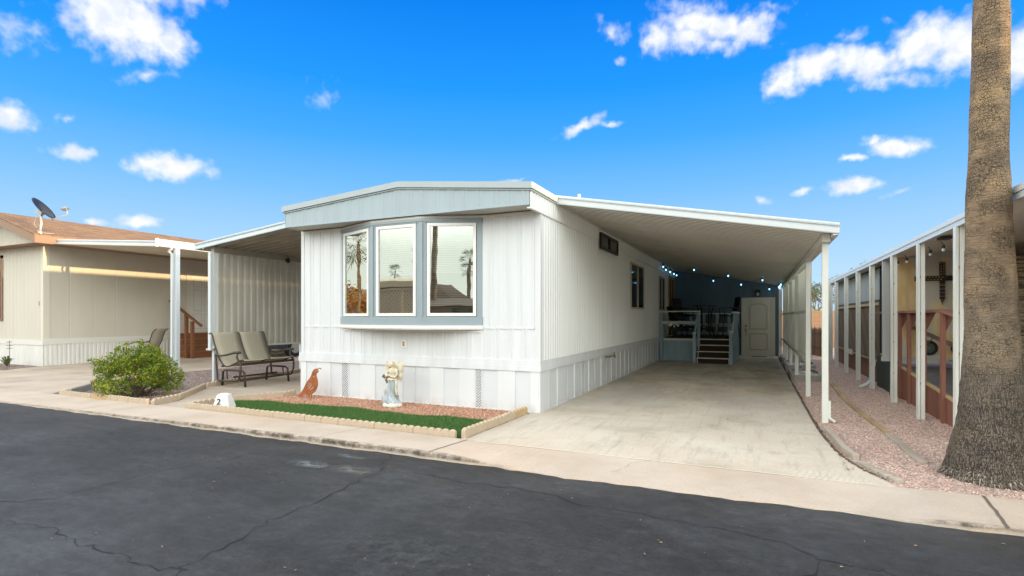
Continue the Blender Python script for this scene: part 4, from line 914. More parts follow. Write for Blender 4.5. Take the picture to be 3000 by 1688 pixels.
def bar_chair(label, x, y, face, stripe=False, seat=.72, back=1.34, w=.5):
    """face: yaw of the sitting direction"""
    t = thing('bar_chair', label, 'chair', (x, y, DZ), 'tall sling chairs on the deck'); rot = Matrix.Rotation(face, 4, 'Z')
    T = lambda u, v, z: tuple(Vector((x, y, DZ)) + rot @ Vector((u, v, z)))
    m = MB(); pr = [(.22, seat + .03), (.0, seat - .02), (-.18, seat), (-.24, seat + .2), (-.28, back - .2), (-.31, back)]
    V = [];  [V.extend([T(u, -w / 2, z), T(u, w / 2, z)]) for u, z in pr]
    m.add(V, [(2 * i, 2 * i + 2, 2 * i + 3, 2 * i + 1) for i in range(len(pr) - 1)]); s = m.build('seat', mat('dark_sling', (.020, .018, .018), .8), t); so2 = s.modifiers.new('th', 'SOLIDIFY'); so2.thickness = .012
    if stripe:
        m = MB(); V = []; [V.extend([T(u + .012, -.12, z), T(u + .012, .10, z)]) for u, z in pr[2:]]; m.add(V, [(2 * i, 2 * i + 2, 2 * i + 3, 2 * i + 1) for i in range(3)]); m.build('striped_towel', mat('orange_stripe', (.10, .028, .008), .9), t)
    for v in (-w / 2, w / 2):
        MB().tube([T(u, v, z) for u, z in pr], .014, 6).build('side_rail', BLK, t); MB().tube([T(-.25, v, seat + .25), T(.0, v * 1.1, seat + .28), (T(.22, v * 1.1, seat + .25)), T(.2, v, seat)], .014, 6).build('armrest', BLK, t)
        MB().tube([T(.18, v, seat), T(.25, v, seat * .5), T(.27, v, 0)], .014, 6).build('leg', BLK, t); MB().tube([T(-.18, v, seat), T(-.24, v, seat * .5), T(-.27, v, 0)], .014, 6).build('leg', BLK, t)
    MB().tube([T(.25, -w / 2, .3), T(.25, w / 2, .3)], .012, 6).build('footrest', BLK, t)
bar_chair('tall dark sling chair with an orange stripe right of the round table', -.86, 19.2, R(200), True)
bar_chair('tall black sling chair left of the round table near the wall', -2.33, 19.7, R(-25))
def lounge():
    x, y = -2.30, 18.35; t = thing('lounge_chair', 'dark patio lounge chair draped with a towel behind the front railing', 'chair', (x, y, DZ)); rot = Matrix.Rotation(R(25), 4, 'Z')
    T = lambda u, v, z: tuple(Vector((x, y, DZ)) + rot @ Vector((u, v, z)))
    pr = [(.85, .25), (.35, .36), (0, .32), (-.22, .60), (-.36, 1.02)]; m = MB(); V = []
    [V.extend([T(u, -.3, z), T(u, .3, z)]) for u, z in pr]; m.add(V, [(2 * i, 2 * i + 2, 2 * i + 3, 2 * i + 1) for i in range(len(pr) - 1)]); s = m.build('seat', mat('dark_sling', (0, 0, 0)), t); q = s.modifiers.new('th', 'SOLIDIFY'); q.thickness = .03
    m = MB(); V = []; [V.extend([T(u, -.38 + k * .03, z + .03), T(u, -.24 + k * .03, z + .03)]) for k, (u, z) in enumerate(pr[1:])]; m.add(V, [(2 * i, 2 * i + 2, 2 * i + 3, 2 * i + 1) for i in range(3)]); m.build('towel', mat('brown_towel', (.16, .10, .075), .9), t)
    for v in (-.31, .31):
        MB().tube([T(u, v, z) for u, z in pr], .016, 6).build('side_rail', BLK, t); MB().tube([T(-.28, v, .62), T(.1, v, .60), T(.3, v, .52), T(.3, v, .35)], .014, 6).build('armrest', BLK, t)
        MB().tube([T(.3, v, .35), T(.36, v, 0)], .014, 6).build('leg', BLK, t); MB().tube([T(-.15, v, .5), T(-.3, v, 0)], .014, 6).build('leg', BLK, t)
lounge()

# ------------------------------------------------------------------ awning on the left of the home
aw = thing('patio_awning', 'grey aluminium awning with a hanging corrugated side screen left of the home', 'awning', (-10.40, 7.6, 0))
AX0, AX1, AY0, AY1 = -10.80, -7.40, 7.46, 20.0
def az_(x): return 2.855 + (x + 10.80) * (3.215 - 2.855) / 3.4
m = MB(); V = []; k = 0; y = AY0 + .02
while y < AY1:
    for dy, dz in ((0, .0), (.13, .0), (.155, -.045), (.205, -.045)): V += [(AX0 + .03, y + dy, az_(AX0) + dz + .02), (AX1, y + dy, az_(AX1) + dz + .02)]
    y += .23
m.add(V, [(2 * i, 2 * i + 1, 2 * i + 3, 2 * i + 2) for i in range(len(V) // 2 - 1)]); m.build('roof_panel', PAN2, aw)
m = MB(); sloped_fascia(m, AX0 - .02, AX1 + .01, az_, AY0); m.build('fascia', ALB, aw)
m = MB(); m.box(AX0 - .02, AX0 + .03, AY0 + .002, AY1, az_(AX0) - .035, az_(AX0) + .008); m.build('gutter', ALB, aw)
m = MB(); m.box(-10.44, -10.36, AY0 + .1, AY1, 2.755, 2.872); m.build('beam', mat('awning_beam', (.36, .33, .28), .6), aw)
m = MB(); m.corr((-10.385, 7.56, 0), Y, Z, (1, 0, 0), 8.2, .165, [(0, 0), (.42, 0), (.50, .045), (.88, .045), (.96, 0)], .78, 2.75); m.build('screen_panel', PSC, aw)
m = MB(); m.box(-10.42, -10.35, 7.55, 15.8, .735, .78); m.build('rail', POST, aw)
for y in (7.60, 9.95, 12.6, 15.4):
    m = MB(); m.box(-10.435, -10.37, y - .035, y + .035, 0, 2.754); m.build('post', ALW, aw, bevel=.003)
m = MB(); m.box(-10.47, -10.39, 7.50, 7.56, .735, 2.75); m.box(-10.52, -10.37, 7.49, 7.60, .70, .735); m.build('corner_channel', ALW, aw)
m = MB(); m.ell((-10.30, 9.45, 2.745), (.05, .05, .045), 12, 8); m.cyl((-10.30, 9.45, 2.77), (-10.30, 9.45, 2.83), .02, 8); m.box(-10.33, -10.27, 9.40, 9.47, 2.74, 2.80)
tag(m.build('camera_lamp', BLK, smooth=False), 'small black security camera under the awning beam', 'security camera')

# ------------------------------------------------------------------ glider bench
gb = thing('glider_bench', 'two seat glider bench with tan sling and dark bronze frame', 'bench', (-9.45, 7.8, .022))
BX, BY = -9.05, 7.22; BL = 1.24
sp = [(-.985, 1.035), (-.955, 1.055), (-.925, 1.045), (-.895, 1.0), (-.86, .90), (-.80, .76), (-.73, .62), (-.66, .51), (-.58, .43), (-.49, .395), (-.40, .405), (-.25, .46), (-.10, .52), (-.03, .54), (0, .525)]
for k in range(2):
    ya = BY + .015 + k * (BL / 2); yb = ya + BL / 2 - .03; m = MB(); V = []
    for u, z in sp:
        for t in (0, .25, .5, .75, 1): V.append((BX + u + (.012 * math.sin(math.pi * t) if z > .5 else 0), ya + (yb - ya) * t, z + .02 - (.014 * math.sin(math.pi * t) if u > -.6 else 0)))
    m.add(V, [(5 * i + j, 5 * i + j + 1, 5 * i + j + 6, 5 * i + j + 5) for i in range(len(sp) - 1) for j in range(4)]); s = m.build('seat', SLG, gb, smooth=True); q = s.modifiers.new('th', 'SOLIDIFY'); q.thickness = .006
for k in range(3):
    y = BY + k * BL / 2; MB().tube([(BX + u, y, z + .02) for u, z in sp], .014, 8).build('frame_rail', BRZ, gb, smooth=True)
for y in (BY, BY + BL):
    o_ = -.03 if y == BY else .03
    MB().tube([(BX - .77, y + o_, .655), (BX - .60, y + o_, .63), (BX - .42, y + o_, .655), (BX - .22, y + o_, .70), (BX - .06, y + o_, .705)], [.016, .018, .022, .026, .028], 8).build('armrest', BRZ, gb, smooth=True)
    MB().tube([(BX - .12, y + o_, .70), (BX - .15, y + o_, .62), (BX - .10, y + o_, .53), (BX - .04, y + o_, .48), (BX - .045, y + o_, .30), (BX - .10, y + o_, .17), (BX - .18, y + o_, .15), (BX - .66, y + o_, .13), (BX - .70, y + o_, .17), (BX - .73, y + o_, .45), (BX - .76, y + o_, .64)], .019, 8).build('side_frame', BRZ, gb, smooth=True)
    yy = y + (.09 if y == BY else -.09)
    MB().tube([(BX - .72, yy, .022), (BX - .70, yy, .30), (BX - .64, yy, .335), (BX - .16, yy, .335), (BX - .09, yy, .30), (BX - .06, yy, .022)], [.021, .021, .019, .019, .021, .022], 8).build('leg', BRZ, gb, smooth=True)
    for u in (-.58, -.22): MB().beam((BX + u, yy - .01, .335), (BX + u + .02, yy - .01, .15), .01, .03).build('swing_arm', BRZ, gb)
m = MB(); m.tube([(BX - .05, BY, .47), (BX - .05, BY + BL, .47)], .026, 6); m.tube([(BX - .62, BY, .42), (BX - .62, BY + BL, .42)], .02, 6); m.build('cross_rail', BRZ, gb)
m = MB(); m.tube([(BX - .40, BY + .09, .20), (BX - .40, BY + BL - .09, .20)], .018, 6); m.tube([(BX - .2, BY + .09, .15), (BX - .2, BY + BL - .09, .15)], .014, 6); m.build('stretcher', BRZ, gb)

# ------------------------------------------------------------------ number marker
nm = thing('number_marker', 'white tapered block with a black number 2 at the lawn corner', 'house number', (-7.27, 5.47, .03))
m = MB(); a, b = .175, .085; h = .335; c = .045
def octo(r, ch, z): return [(-7.27 + u, 5.47 + v, z) for u, v in ((-r + ch, -r), (r - ch, -r), (r, -r + ch), (r, r - ch), (r - ch, r), (-r + ch, r), (-r, r - ch), (-r, -r + ch))]
P8 = octo(.132, .006, .0) + octo(.076, .012, .235) + octo(.048, .024, .252)
m.add(P8, [tuple(reversed(range(8))), tuple(range(16, 24))] + [(j * 8 + i, j * 8 + (i + 1) % 8, j * 8 + 8 + (i + 1) % 8, j * 8 + 8 + i) for j in range(2) for i in range(8)])
m2 = m.build('marker_body', mat('marker_white', (.82, .82, .80), .5, noise=(8, .04)), nm)
nm.rotation_euler = (0, 0, R(28))
def text_mesh(txt, size, m, name, depth=.002):
    cu = bpy.data.curves.new(name, 'FONT'); cu.body = txt; cu.size = size; cu.extrude = depth; cu.align_x = 'CENTER'; cu.align_y = 'CENTER'; cu.offset = size * .012
    o = bpy.data.objects.new(name, cu); COL.objects.link(o); bpy.context.view_layer.update(); dg = bpy.context.evaluated_depsgraph_get()
    me = bpy.data.meshes.new_from_object(o.evaluated_get(dg)); me.name = name; me.materials.clear(); me.materials.append(m); bpy.data.objects.remove(o); ob = bpy.data.objects.new(name, me); COL.objects.link(ob); return ob
tx = text_mesh('2', .12, BLK, 'numeral'); tx.parent = nm
tx.location = (-.032, -.1085, .108); tx.rotation_euler = (R(90) - math.atan2(.056, .235), 0, 0)

# ------------------------------------------------------------------ rusty quail silhouette
def quail():
    t = thing('quail_cutout', 'rusty flat steel quail cutout standing against the skirting corner', 'garden ornament', (-6.90, 6.78, .02))
    px = [(95, 1165), (130, 1195), (200, 1190), (250, 1150), (280, 1130), (330, 1130), (400, 1140), (480, 1130), (530, 1105), (600, 1040), (645, 960), (668, 880), (665, 800), (645, 720), (625, 665), (632, 625), (655, 600), (690, 575), (680, 555), (672, 520), (690, 500), (720, 502), (745, 518), (760, 505), (755, 488), (715, 480), (685, 484), (660, 500), (610, 500), (570, 510), (530, 545), (500, 590), (485, 640), (455, 700), (420, 750), (360, 810), (320, 870), (290, 930), (255, 1000), (210, 1060), (150, 1110)]
    sc_ = .000708
    f = lambda p: ((p[0] - 420) * sc_, (1215 - p[1]) * sc_)
    def slot(p0, p1, bulge, w):
        a, b = Vector(f(p0)), Vector(f(p1)); d = (b - a); n = Vector((-d.y, d.x)).normalized(); P = []
        for k in range(9): u = k / 8; P.append(a + d * u + n * (bulge * math.sin(math.pi * u) + w * math.sin(math.pi * u)))
        for k in range(7, 0, -1): u = k / 8; P.append(a + d * u + n * (bulge * math.sin(math.pi * u) - w * math.sin(math.pi * u)))
        return P
    cu = bpy.data.curves.new('body', 'CURVE'); cu.dimensions = '2D'; cu.fill_mode = 'BOTH'; cu.extrude = .002
    def spl(P):
        s = cu.splines.new('POLY'); s.points.add(len(P) - 1)
        for q, p in zip(s.points, P): q.co = (p[0], p[1], 0, 1)
        s.use_cyclic_u = True
    spl([f(p) for p in px])
    for s in (((375, 875), (425, 815), -.008, .003), ((360, 935), (475, 805), -.014, .0035), ((345, 1012), (525, 815), -.018, .004), ((415, 1022), (555, 890), -.016, .004), ((505, 700), (600, 715), .008, .003), ((622, 542), (650, 545), .0, .006)): spl(slot(*s))
    spl([f((170 + k * 22, 1110 - k * 10 + d)) for k, d in ((0, 0), (1, -12), (2, -22), (2, -16), (1, -4), (0, 8))])
    o = bpy.data.objects.new('tmp', cu); COL.objects.link(o); bpy.context.view_layer.update()
    me = bpy.data.meshes.new_from_object(o.evaluated_get(bpy.context.evaluated_depsgraph_get())); bpy.data.objects.remove(o); me.materials.clear(); me.materials.append(RST)
    b = bpy.data.objects.new('body', me); COL.objects.link(b); b.parent = t; b.rotation_euler = (R(90), 0, R(8)); b.location = (0, 0, .0)
    m = MB(); m.tube([(-6.90, 6.78, .02), (-6.905, 6.78, .09)], .008, 6); m.tube([(-6.85, 6.785, .02), (-6.86, 6.785, .10)], .008, 6); m.build('leg', RST, t)
    MB().box(-6.94, -6.76, 6.74, 6.84, .018, .026).build('base_plate', RST, t)
quail()

# ------------------------------------------------------------------ angel statue
def angel():
    bx, by, bz = -5.08, 6.66, .03
    t = thing('angel_statue', 'weathered angel statue in a pale blue robe standing before the vent', 'statue', (bx, by, bz)); t['label'] = 'weathered winged angel statue with flowing pale blue robe on the gravel'
    rr = random.Random(4)
    def P(u, v, z): return (bx + u, by + v, bz + z)
    # base
    m = MB(); n = 26; o = len(m.v)
    for z, r in ((0, .150), (.02, .160), (.045, .150), (.065, .12)):
        for k in range(n):
            a = 2 * math.pi * k / n; w = r * (1 + .06 * math.sin(a * 5) + .04 * math.sin(a * 9 + z * 40)); m.v.append(P(w * math.cos(a), w * .8 * math.sin(a), z))
    for j in range(3):
        for k in range(n): m.f.append((j * n + k, j * n + (k + 1) % n, (j + 1) * n + (k + 1) % n, (j + 1) * n + k))
    m.f.append(tuple(3 * n + k for k in range(n))); m.build('base', STW, t, smooth=True)
    # robe: swirling folds sweeping to the viewer's left
    m = MB(); n = 64; lv = [(.045, .135, -.005), (.075, .130, -.012), (.11, .125, -.022), (.15, .112, -.025), (.20, .095, -.010), (.25, .080, .0), (.30, .072, .005), (.35, .068, .008), (.40, .066, .010), (.435, .072, .010)]
    for j, (z, r, cx) in enumerate(lv):
        for k in range(n):
            a = 2 * math.pi * k / n; tw = a + z * 5.5; fold = .11 * math.sin(tw * 9) * (1.15 - z * 1.6) + .05 * math.sin(tw * 17 + 1)
            q = r * (1 + fold); sweep = -.045 * max(0, (.19 - abs(z - .13) * 2)) / .19 * max(0, -math.cos(a)) if z < .25 else 0
            zz = z + (.014 * math.sin(a * 7) if j == 0 else 0); m.v.append(P(cx + q * math.cos(a) + sweep, q * .82 * math.sin(a), zz))
    for j in range(len(lv) - 1):
        for k in range(n): m.f.append((j * n + k, j * n + (k + 1) % n, (j + 1) * n + (k + 1) % n, (j + 1) * n + k))
    m.f.append(tuple(reversed(range(n)))); m.f.append(tuple((len(lv) - 1) * n + k for k in range(n)))
    ro = m.build('robe', STG, t, smooth=True)
    # body: one surface fused by remeshing overlapping forms
    m = MB()
    m.ell(P(.01, 0, .47), (.062, .050, .065)); m.ell(P(.012, -.005, .53), (.070, .048, .060)); m.ell(P(.012, 0, .565), (.078, .040, .026)); m.tube([P(.008, 0, .57), P(.002, -.006, .615)], [.024, .020], 8)
    m.ell(P(-.004, -.012, .640), (.030, .034, .040), 16, 12); m.ell(P(-.008, -.046, .634), (.006, .008, .009)); m.ell(P(-.006, -.040, .615), (.013, .010, .006))
    m.tube([P(-.055, -.005, .565), P(-.088, -.015, .50), P(-.085, -.045, .455)], [.024, .022, .017], 8); m.tube([P(-.085, -.045, .455), P(-.045, -.078, .47), P(-.020, -.085, .485)], [.017, .014, .010], 8)
    m.tube([P(.078, -.005, .565), P(.10, -.015, .50), P(.09, -.045, .45)], [.024, .022, .017], 8); m.tube([P(.09, -.045, .45), P(.05, -.078, .462), P(.015, -.085, .480)], [.017, .014, .010], 8)
    for k in range(5):
        m.tube([P(-.020, -.085, .485 - .006 * k + .012), P(.0, -.094, .492 - .006 * k + .012), P(.012, -.092, .498 - .006 * k)], [.0048, .0045, .004], 6); m.tube([P(.015, -.085, .480 - .005 * k + .01), P(-.002, -.09, .487 - .005 * k + .01)], [.0048, .004], 6)
    b = m.build('body', STB, t, smooth=True); q = b.modifiers.new('fuse', 'REMESH'); q.mode = 'VOXEL'; q.voxel_size = .0042; q.use_smooth_shade = True
    # bodice ruffle and sash
    m = MB(); n = 48
    for j, (z, r) in enumerate(((.405, .092), (.425, .084), (.455, .070))):
        for k in range(n):
            a = 2 * math.pi * k / n; w = r * (1 + .09 * math.sin(a * 11 + j)); m.v.append(P(.01 + w * math.cos(a), w * .8 * math.sin(a), z + (.008 * math.sin(a * 11) if j == 0 else 0)))
    for j in range(2):
        for k in range(n): m.f.append((j * n + k, j * n + (k + 1) % n, (j + 1) * n + (k + 1) % n, (j + 1) * n + k))
    m.build('ruffle', STB, t, smooth=True)
    m = MB(); m.tube([P(.01 + .074 * math.cos(a), .060 * math.sin(a), .452 + .004 * math.sin(3 * a)) for a in np.linspace(0, 6.283, 25)], .013, 8); m.build('sash', STO, t, smooth=True)
    # hair
    m = MB(); m.ell(P(-.002, .004, .652), (.038, .038, .036), 14, 10)
    for k in range(16):
        a = -.3 + k / 15 * 3.75; c, s_ = math.cos(a), math.sin(a)
        m.tube([P(.034 * c, .030 * s_, .655), P(.045 * c + .004 * math.sin(k), .036 * s_, .61), P(.052 * c - .006, .040 * s_, .57), P(.056 * c + .006 * math.sin(k * 2), .044 * s_, .52 - .02 * (k % 3))], [.014, .013, .011, .006], 6)
    h = m.build('hair', mat('statue_hair', (.60, .46, .28), .85, noise=(24, .3)), t, smooth=True); q = h.modifiers.new('fuse', 'REMESH'); q.mode = 'VOXEL'; q.voxel_size = .0045; q.use_smooth_shade = True
    # scarf and flowers
    m = MB(); m.tube([P(-.075, -.03, .45), P(-.10, -.02, .40), P(-.085, -.02, .37), P(-.07, -.04, .36)], [.018, .020, .018, .012], 8); m.ell(P(-.135, -.05, .455), (.022, .018, .018)); m.ell(P(-.115, -.06, .475), (.018, .016, .016)); m.ell(P(-.12, -.04, .44), (.016, .014, .018)); m.build('bouquet', mat('statue_moss', (.22, .20, .14), .9, noise=(30, .5)), t, smooth=True)
    m = MB(); m.tube([P(.085, -.03, .44), P(.10, -.03, .36), P(.095, -.035, .28), P(.105, -.03, .20), P(.098, -.03, .16)], [.018, .020, .019, .017, .013], 8); m.ell(P(-.115, -.03, .24), (.018, .016, .024)); m.ell(P(-.125, -.03, .215), (.016, .014, .016)); m.build('scarf', STB, t, smooth=True)
    # wings
    for sgn, nmz in ((-1, 0), (1, 0)):
        m = MB(); c0 = (.012 + sgn * .03, .035)
        outl = [(.02, .52), (.035, .60), (.055, .655), (.085, .682), (.115, .690), (.140, .675), (.155, .64), (.160, .59), (.156, .54), (.146, .49), (.130, .45), (.108, .425), (.085, .43), (.06, .46)] if sgn < 0 else [(.02, .52), (.045, .61), (.062, .665), (.088, .695), (.115, .700), (.140, .68), (.158, .64), (.165, .58), (.162, .52), (.152, .46), (.135, .41), (.115, .375), (.10, .40), (.07, .46)]
        n = len(outl); cx = sum(p[0] for p in outl) / n; cz_ = sum(p[1] for p in outl) / n
        for lay, (s_, d) in enumerate(((1, 0), (.78, -.012), (.55, -.018))):
            o = len(m.v)
            ring_ = []
            for i, (u, z) in enumerate(outl):
                uu, zz = cx + (u - cx) * s_, cz_ + (z - cz_) * s_ + .02 * lay
                for jj in range(3):
                    u2, z2 = outl[(i + 1) % n]; u2, z2 = cx + (u2 - cx) * s_, cz_ + (z2 - cz_) * s_ + .02 * lay; ft = jj / 3; b_ = 1 + .06 * math.sin(math.pi * ft)
                    ring_.append((cx + (uu + (u2 - uu) * ft - cx) * b_, cz_ + (zz + (z2 - zz) * ft - cz_) * b_))
            N_ = len(ring_)
            for (u, z) in ring_: m.v.append(P(.012 + sgn * u, .035 + d - .05 * (u - .02) ** 2 * 12, z))
            for (u, z) in ring_: m.v.append(P(.012 + sgn * u, .053 + d - .05 * (u - .02) ** 2 * 12, z))
            m.f.append(tuple(o + i for i in (range(N_) if sgn < 0 else reversed(range(N_))))); m.f.append(tuple(o + N_ + i for i in (reversed(range(N_)) if sgn < 0 else range(N_))))
            for i in range(N_): m.f.append((o + i, o + (i + 1) % N_, o + N_ + (i + 1) % N_, o + N_ + i))
        for k in range(7):   # raised feather shafts
            f_ = k / 6; z0, z1 = .66 - .13 * f_, .64 - .20 * f_ - .02; m.tube([P(.012 + sgn * (.035 + .02 * f_), .012, z0 - .05), P(.012 + sgn * .10, .010, (z0 + z1) / 2 - .005), P(.012 + sgn * (.150 - .02 * f_), .014, z1 - .03)], [.006, .0065, .004], 5)
        m.build('wing', STB, t)
angel()

# ------------------------------------------------------------------ bush
def leaf_cloud(name, centres, n, size, m, parent, squash=1.0, zmin=.05, up=.35):
    """centres: (x,y,z,r); leaves sit in small clumps near each blob's shell"""
    C = np.array(centres, float); w = C[:, 3] ** 2; w = w / w.sum(); nc = n // 6
    ci = rng.choice(len(C), nc, p=w); d = rng.normal(0, 1, (nc, 3)); d /= np.linalg.norm(d, axis=1)[:, None]; rad = C[ci, 3] * rng.uniform(.55, 1.06, nc) ** .6
    cl = C[ci, :3] + d * rad[:, None] * np.array([1, 1, squash]); cl = np.repeat(cl, 6, 0); dd = np.repeat(d, 6, 0)
    n = len(cl); P = cl + rng.normal(0, size * .9, (n, 3)); P = P[P[:, 2] > zmin]; dd = dd[:len(P)]; n = len(P)
    nv = rng.normal(0, .6, (n, 3)) + dd + np.array([0, 0, up]); nv /= np.linalg.norm(nv, axis=1)[:, None]
    a = rng.normal(0, 1, (n, 3)); u = np.cross(nv, a); u /= np.linalg.norm(u, axis=1)[:, None]; v = np.cross(nv, u)
    L = size * rng.uniform(.6, 1.4, (n, 1)); Wd = L * .42
    V = np.stack([P - u * L, P + v * Wd + nv * L * .12, P + u * L * 1.0, P - v * Wd + nv * L * .12], 1).reshape(-1, 3)
    return npmesh(name, V, np.arange(n * 4).reshape(-1, 4), m, parent)
def leaf_mat(name, cols, tr=.35):
    def ex(t, b, L, nn, tcx, cur):
        g = nn('ShaderNodeNewGeometry'); c = ramp_node(t, g.outputs['Random Per Island'], [(i / (len(cols) - 1), k) for i, k in enumerate(cols)]).outputs[0]
        L(c, b.inputs['Base Color']); b.inputs['Roughness'].default_value = .5
        tl = nn('ShaderNodeBsdfTranslucent'); L(c, tl.inputs['Color']); mx = nn('ShaderNodeMixShader'); mx.inputs[0].default_value = tr
        L(b.outputs[0], mx.inputs[1]); L(tl.outputs[0], mx.inputs[2]); L(mx.outputs[0], t.nodes['Material Output'].inputs[0])
    return mat(name, cols[0], extra=ex)
leaf_mat('bush_leaf', [(.05, .12, .014), (.11, .21, .016), (.21, .30, .018), (.08, .16, .014), (.44, .46, .022), (.05, .10, .014), (.22, .30, .018), (.55, .50, .025)])
leaf_mat('tree_leaf', [(.10, .15, .03), (.16, .20, .05), (.07, .11, .025), (.20, .22, .06)])
leaf_mat('sunset_lit_leaf', [(.40, .24, .05), (.58, .28, .06), (.28, .20, .05), (.62, .24, .08)])  # orange of the low sun put into the leaf colour
TWG = mat('twig_bark', (.16, .12, .085), .9)
BU = (-9.85, 5.74)
bush = thing('flowering_bush', 'green leafy bush with yellow flowers inside the scalloped block planter', 'bush', (BU[0], BU[1], .02))
blobs = []
rb = random.Random(5)
for k in range(58):
    a = rb.uniform(0, 6.283); r = math.sqrt(rb.random()) ; z = rb.uniform(.18, .74)
    rad = .80 * (1 - .75 * (z / .95) ** 2.2); x_ = BU[0] + math.cos(a) * r * rad * 1.04; y_ = BU[1] + math.sin(a) * r * rad * .62
    blobs.append((x_, y_, z, rb.uniform(.11, .19)))
blobs += [(BU[0] - .83, BU[1] - .25, .62, .10), (BU[0] - .90, BU[1] - .12, .50, .12), (BU[0] + .72, BU[1] + .1, .55, .13), (BU[0] + .88, BU[1] + .15, .42, .11), (BU[0] + .42, BU[1], .80, .12), (BU[0] - .38, BU[1], .82, .13), (BU[0] - .05, BU[1], .87, .13), (BU[0] + .2, BU[1], .86, .12), (BU[0] - .55, BU[1], .72, .13), (BU[0] + .62, BU[1], .66, .12)]
leaf_cloud('leaves', blobs, 16500, .021, MT['bush_leaf'], bush, .9, .06)
m = MB()
for k in range(60):
    bb = rb.choice(blobs); e = Vector(bb[:3]); s0 = Vector((BU[0] + rb.uniform(-.12, .12), BU[1] + rb.uniform(-.1, .1), .0)); mid = s0.lerp(e, .5) + Vector((rb.uniform(-.08, .08), rb.uniform(-.06, .06), rb.uniform(-.05, .04))); mid.z = max(mid.z, .06)
    e2 = e + Vector((rb.uniform(-.14, .14), rb.uniform(-.12, .12), rb.uniform(-.02, .14))); m.tube([s0, mid, e, e2], [.010, .007, .004, .002], 5)
m.build('branches', TWG, bush)
YFL = mat('yellow_flower', (.80, .42, .02), .6)
m = MB()
for k in range(30):
    bb = rb.choice(blobs); q = Vector(bb[:3]) + Vector((rb.uniform(-.1, .1), -bb[3] * .95, rb.uniform(-.1, .1))); s_ = rb.uniform(.010, .020)
    for j in range(5):
        a = j * 1.257 + k; m.add([q, q + Vector((math.cos(a - .4) * s_, -.006, math.sin(a - .4) * s_)), q + Vector((math.cos(a) * s_ * 1.4, -.002, math.sin(a) * s_ * 1.4)), q + Vector((math.cos(a + .4) * s_, -.006, math.sin(a + .4) * s_))], [(0, 1, 2, 3)])
m.build('flowers', YFL, bush)

# ------------------------------------------------------------------ palms
leaf_mat('palm_frond', [(.09, .12, .03), (.14, .16, .04), (.06, .09, .02), (.22, .18, .07)])
def palm(label, x, y, prof, lean=(0, 0), crown=2.0, nf=34, hz=None, near_=False, group=None, seg=48):
    t = thing('palm_tree', label, 'palm tree', (x, y, 0), group)
    m = MB(); zs = [p[0] for p in prof]; rs = [p[1] for p in prof]; H = zs[-1]; n = seg; zl = []
    z = -.05
    while z < H: zl.append(z); z += .05 if near_ and z < 5 else .3
    zl.append(H)
    for j, z in enumerate(zl):
        r = float(np.interp(z, zs, rs)); cx = x + lean[0] * (max(z, 0) / H) ** 1.6 ; cy = y + lean[1] * (max(z, 0) / H) ** 1.6
        if near_: r *= 1 + .030 * math.sin(z * 3.6 + .5) + .016 * math.sin(z * 8.3); cx += .012 * math.sin(z * 1.9)
        for k in range(n):
            a = 2 * math.pi * k / n; w = r * (1 + (.012 * math.sin(a * 9 + z * 2) + .01 * math.sin(a * 17 - z * 5) + .008 * rng.normal()) * (1.6 if z < .5 else 1)) if near_ else r
            m.v.append((cx + w * math.cos(a), cy + w * math.sin(a), z))
    for j in range(len(zl) - 1):
        for k in range(n): m.f.append((j * n + k, j * n + (k + 1) % n, (j + 1) * n + (k + 1) % n, (j + 1) * n + k))
    m.build('trunk', MT['palm_bark'], t, smooth=True)
    V = []; F = []; cx, cy = x + lean[0], y + lean[1]; r2 = random.Random(int(x * 100))
    for k in range(nf):
        a = r2.uniform(0, 6.283); e = r2.uniform(-.9, 1.3); L = crown * r2.uniform(.45, .6); d = Vector((math.cos(a) * math.cos(e), math.sin(a) * math.cos(e), math.sin(e)))
        hub = Vector((cx, cy, H)) + d * L; s_ = d.cross(Vector((0, 0, 1))).normalized(); 
        o = len(V); V += [Vector((cx, cy, H)), Vector((cx, cy, H)) + s_ * .02, hub + s_ * .015, hub]; F.append((o, o + 1, o + 2, o + 3))
        for j in range(-9, 10):
            b_ = j / 9 * 1.5; q = d * math.cos(b_) + s_ * math.sin(b_); tip = hub + q * crown * .5 * r2.uniform(.85, 1.05) + Vector((0, 0, -.18 * crown * abs(r2.gauss(.5, .3)))); w = s_ * .022 * crown / 2 if abs(b_) < .9 else d * .022 * crown / 2
            o = len(V); V += [hub, hub.lerp(tip, .5) + w, tip, hub.lerp(tip, .5) - w]; F.append((o, o + 1, o + 2, o + 3))
    npmesh('crown', np.array([tuple(v) for v in V]), np.array(F), MT['palm_frond'], t)
    return t
pal = palm('thick weathered grey brown palm trunk rising from the pink gravel at the right', 1.84, 5.93, [(-.05, .36), (0, .345), (.06, .315), (.17, .285), (.5, .228), (.89, .206), (1.39, .184), (1.7, .170), (2.1, .157), (2.6, .145), (3.2, .133), (4.1, .120), (5, .11), (9.5, .13), (9.8, .2), (10.2, .1)], (.0, .05), 2.2, 46, near_=True)
m = MB(); 
for k in range(420):
    a = rng.uniform(0, 6.283); r = .34 + rng.uniform(-.02, .05); p = Vector((1.84 + r * math.cos(a), 5.93 + r * math.sin(a), rng.uniform(.0, .10))); q = p + Vector((math.cos(a) * rng.uniform(.01, .07), math.sin(a) * rng.uniform(.01, .07), rng.uniform(-.06, .0))); q.z = max(q.z, .006); s_ = Vector((-math.sin(a), math.cos(a), 0)) * .004
    m.add([p - s_, p + s_, q], [(0, 1, 2)])
m.build('root_fibres', mat('fibre', (.30, .26, .22), .95, island=.4), pal)

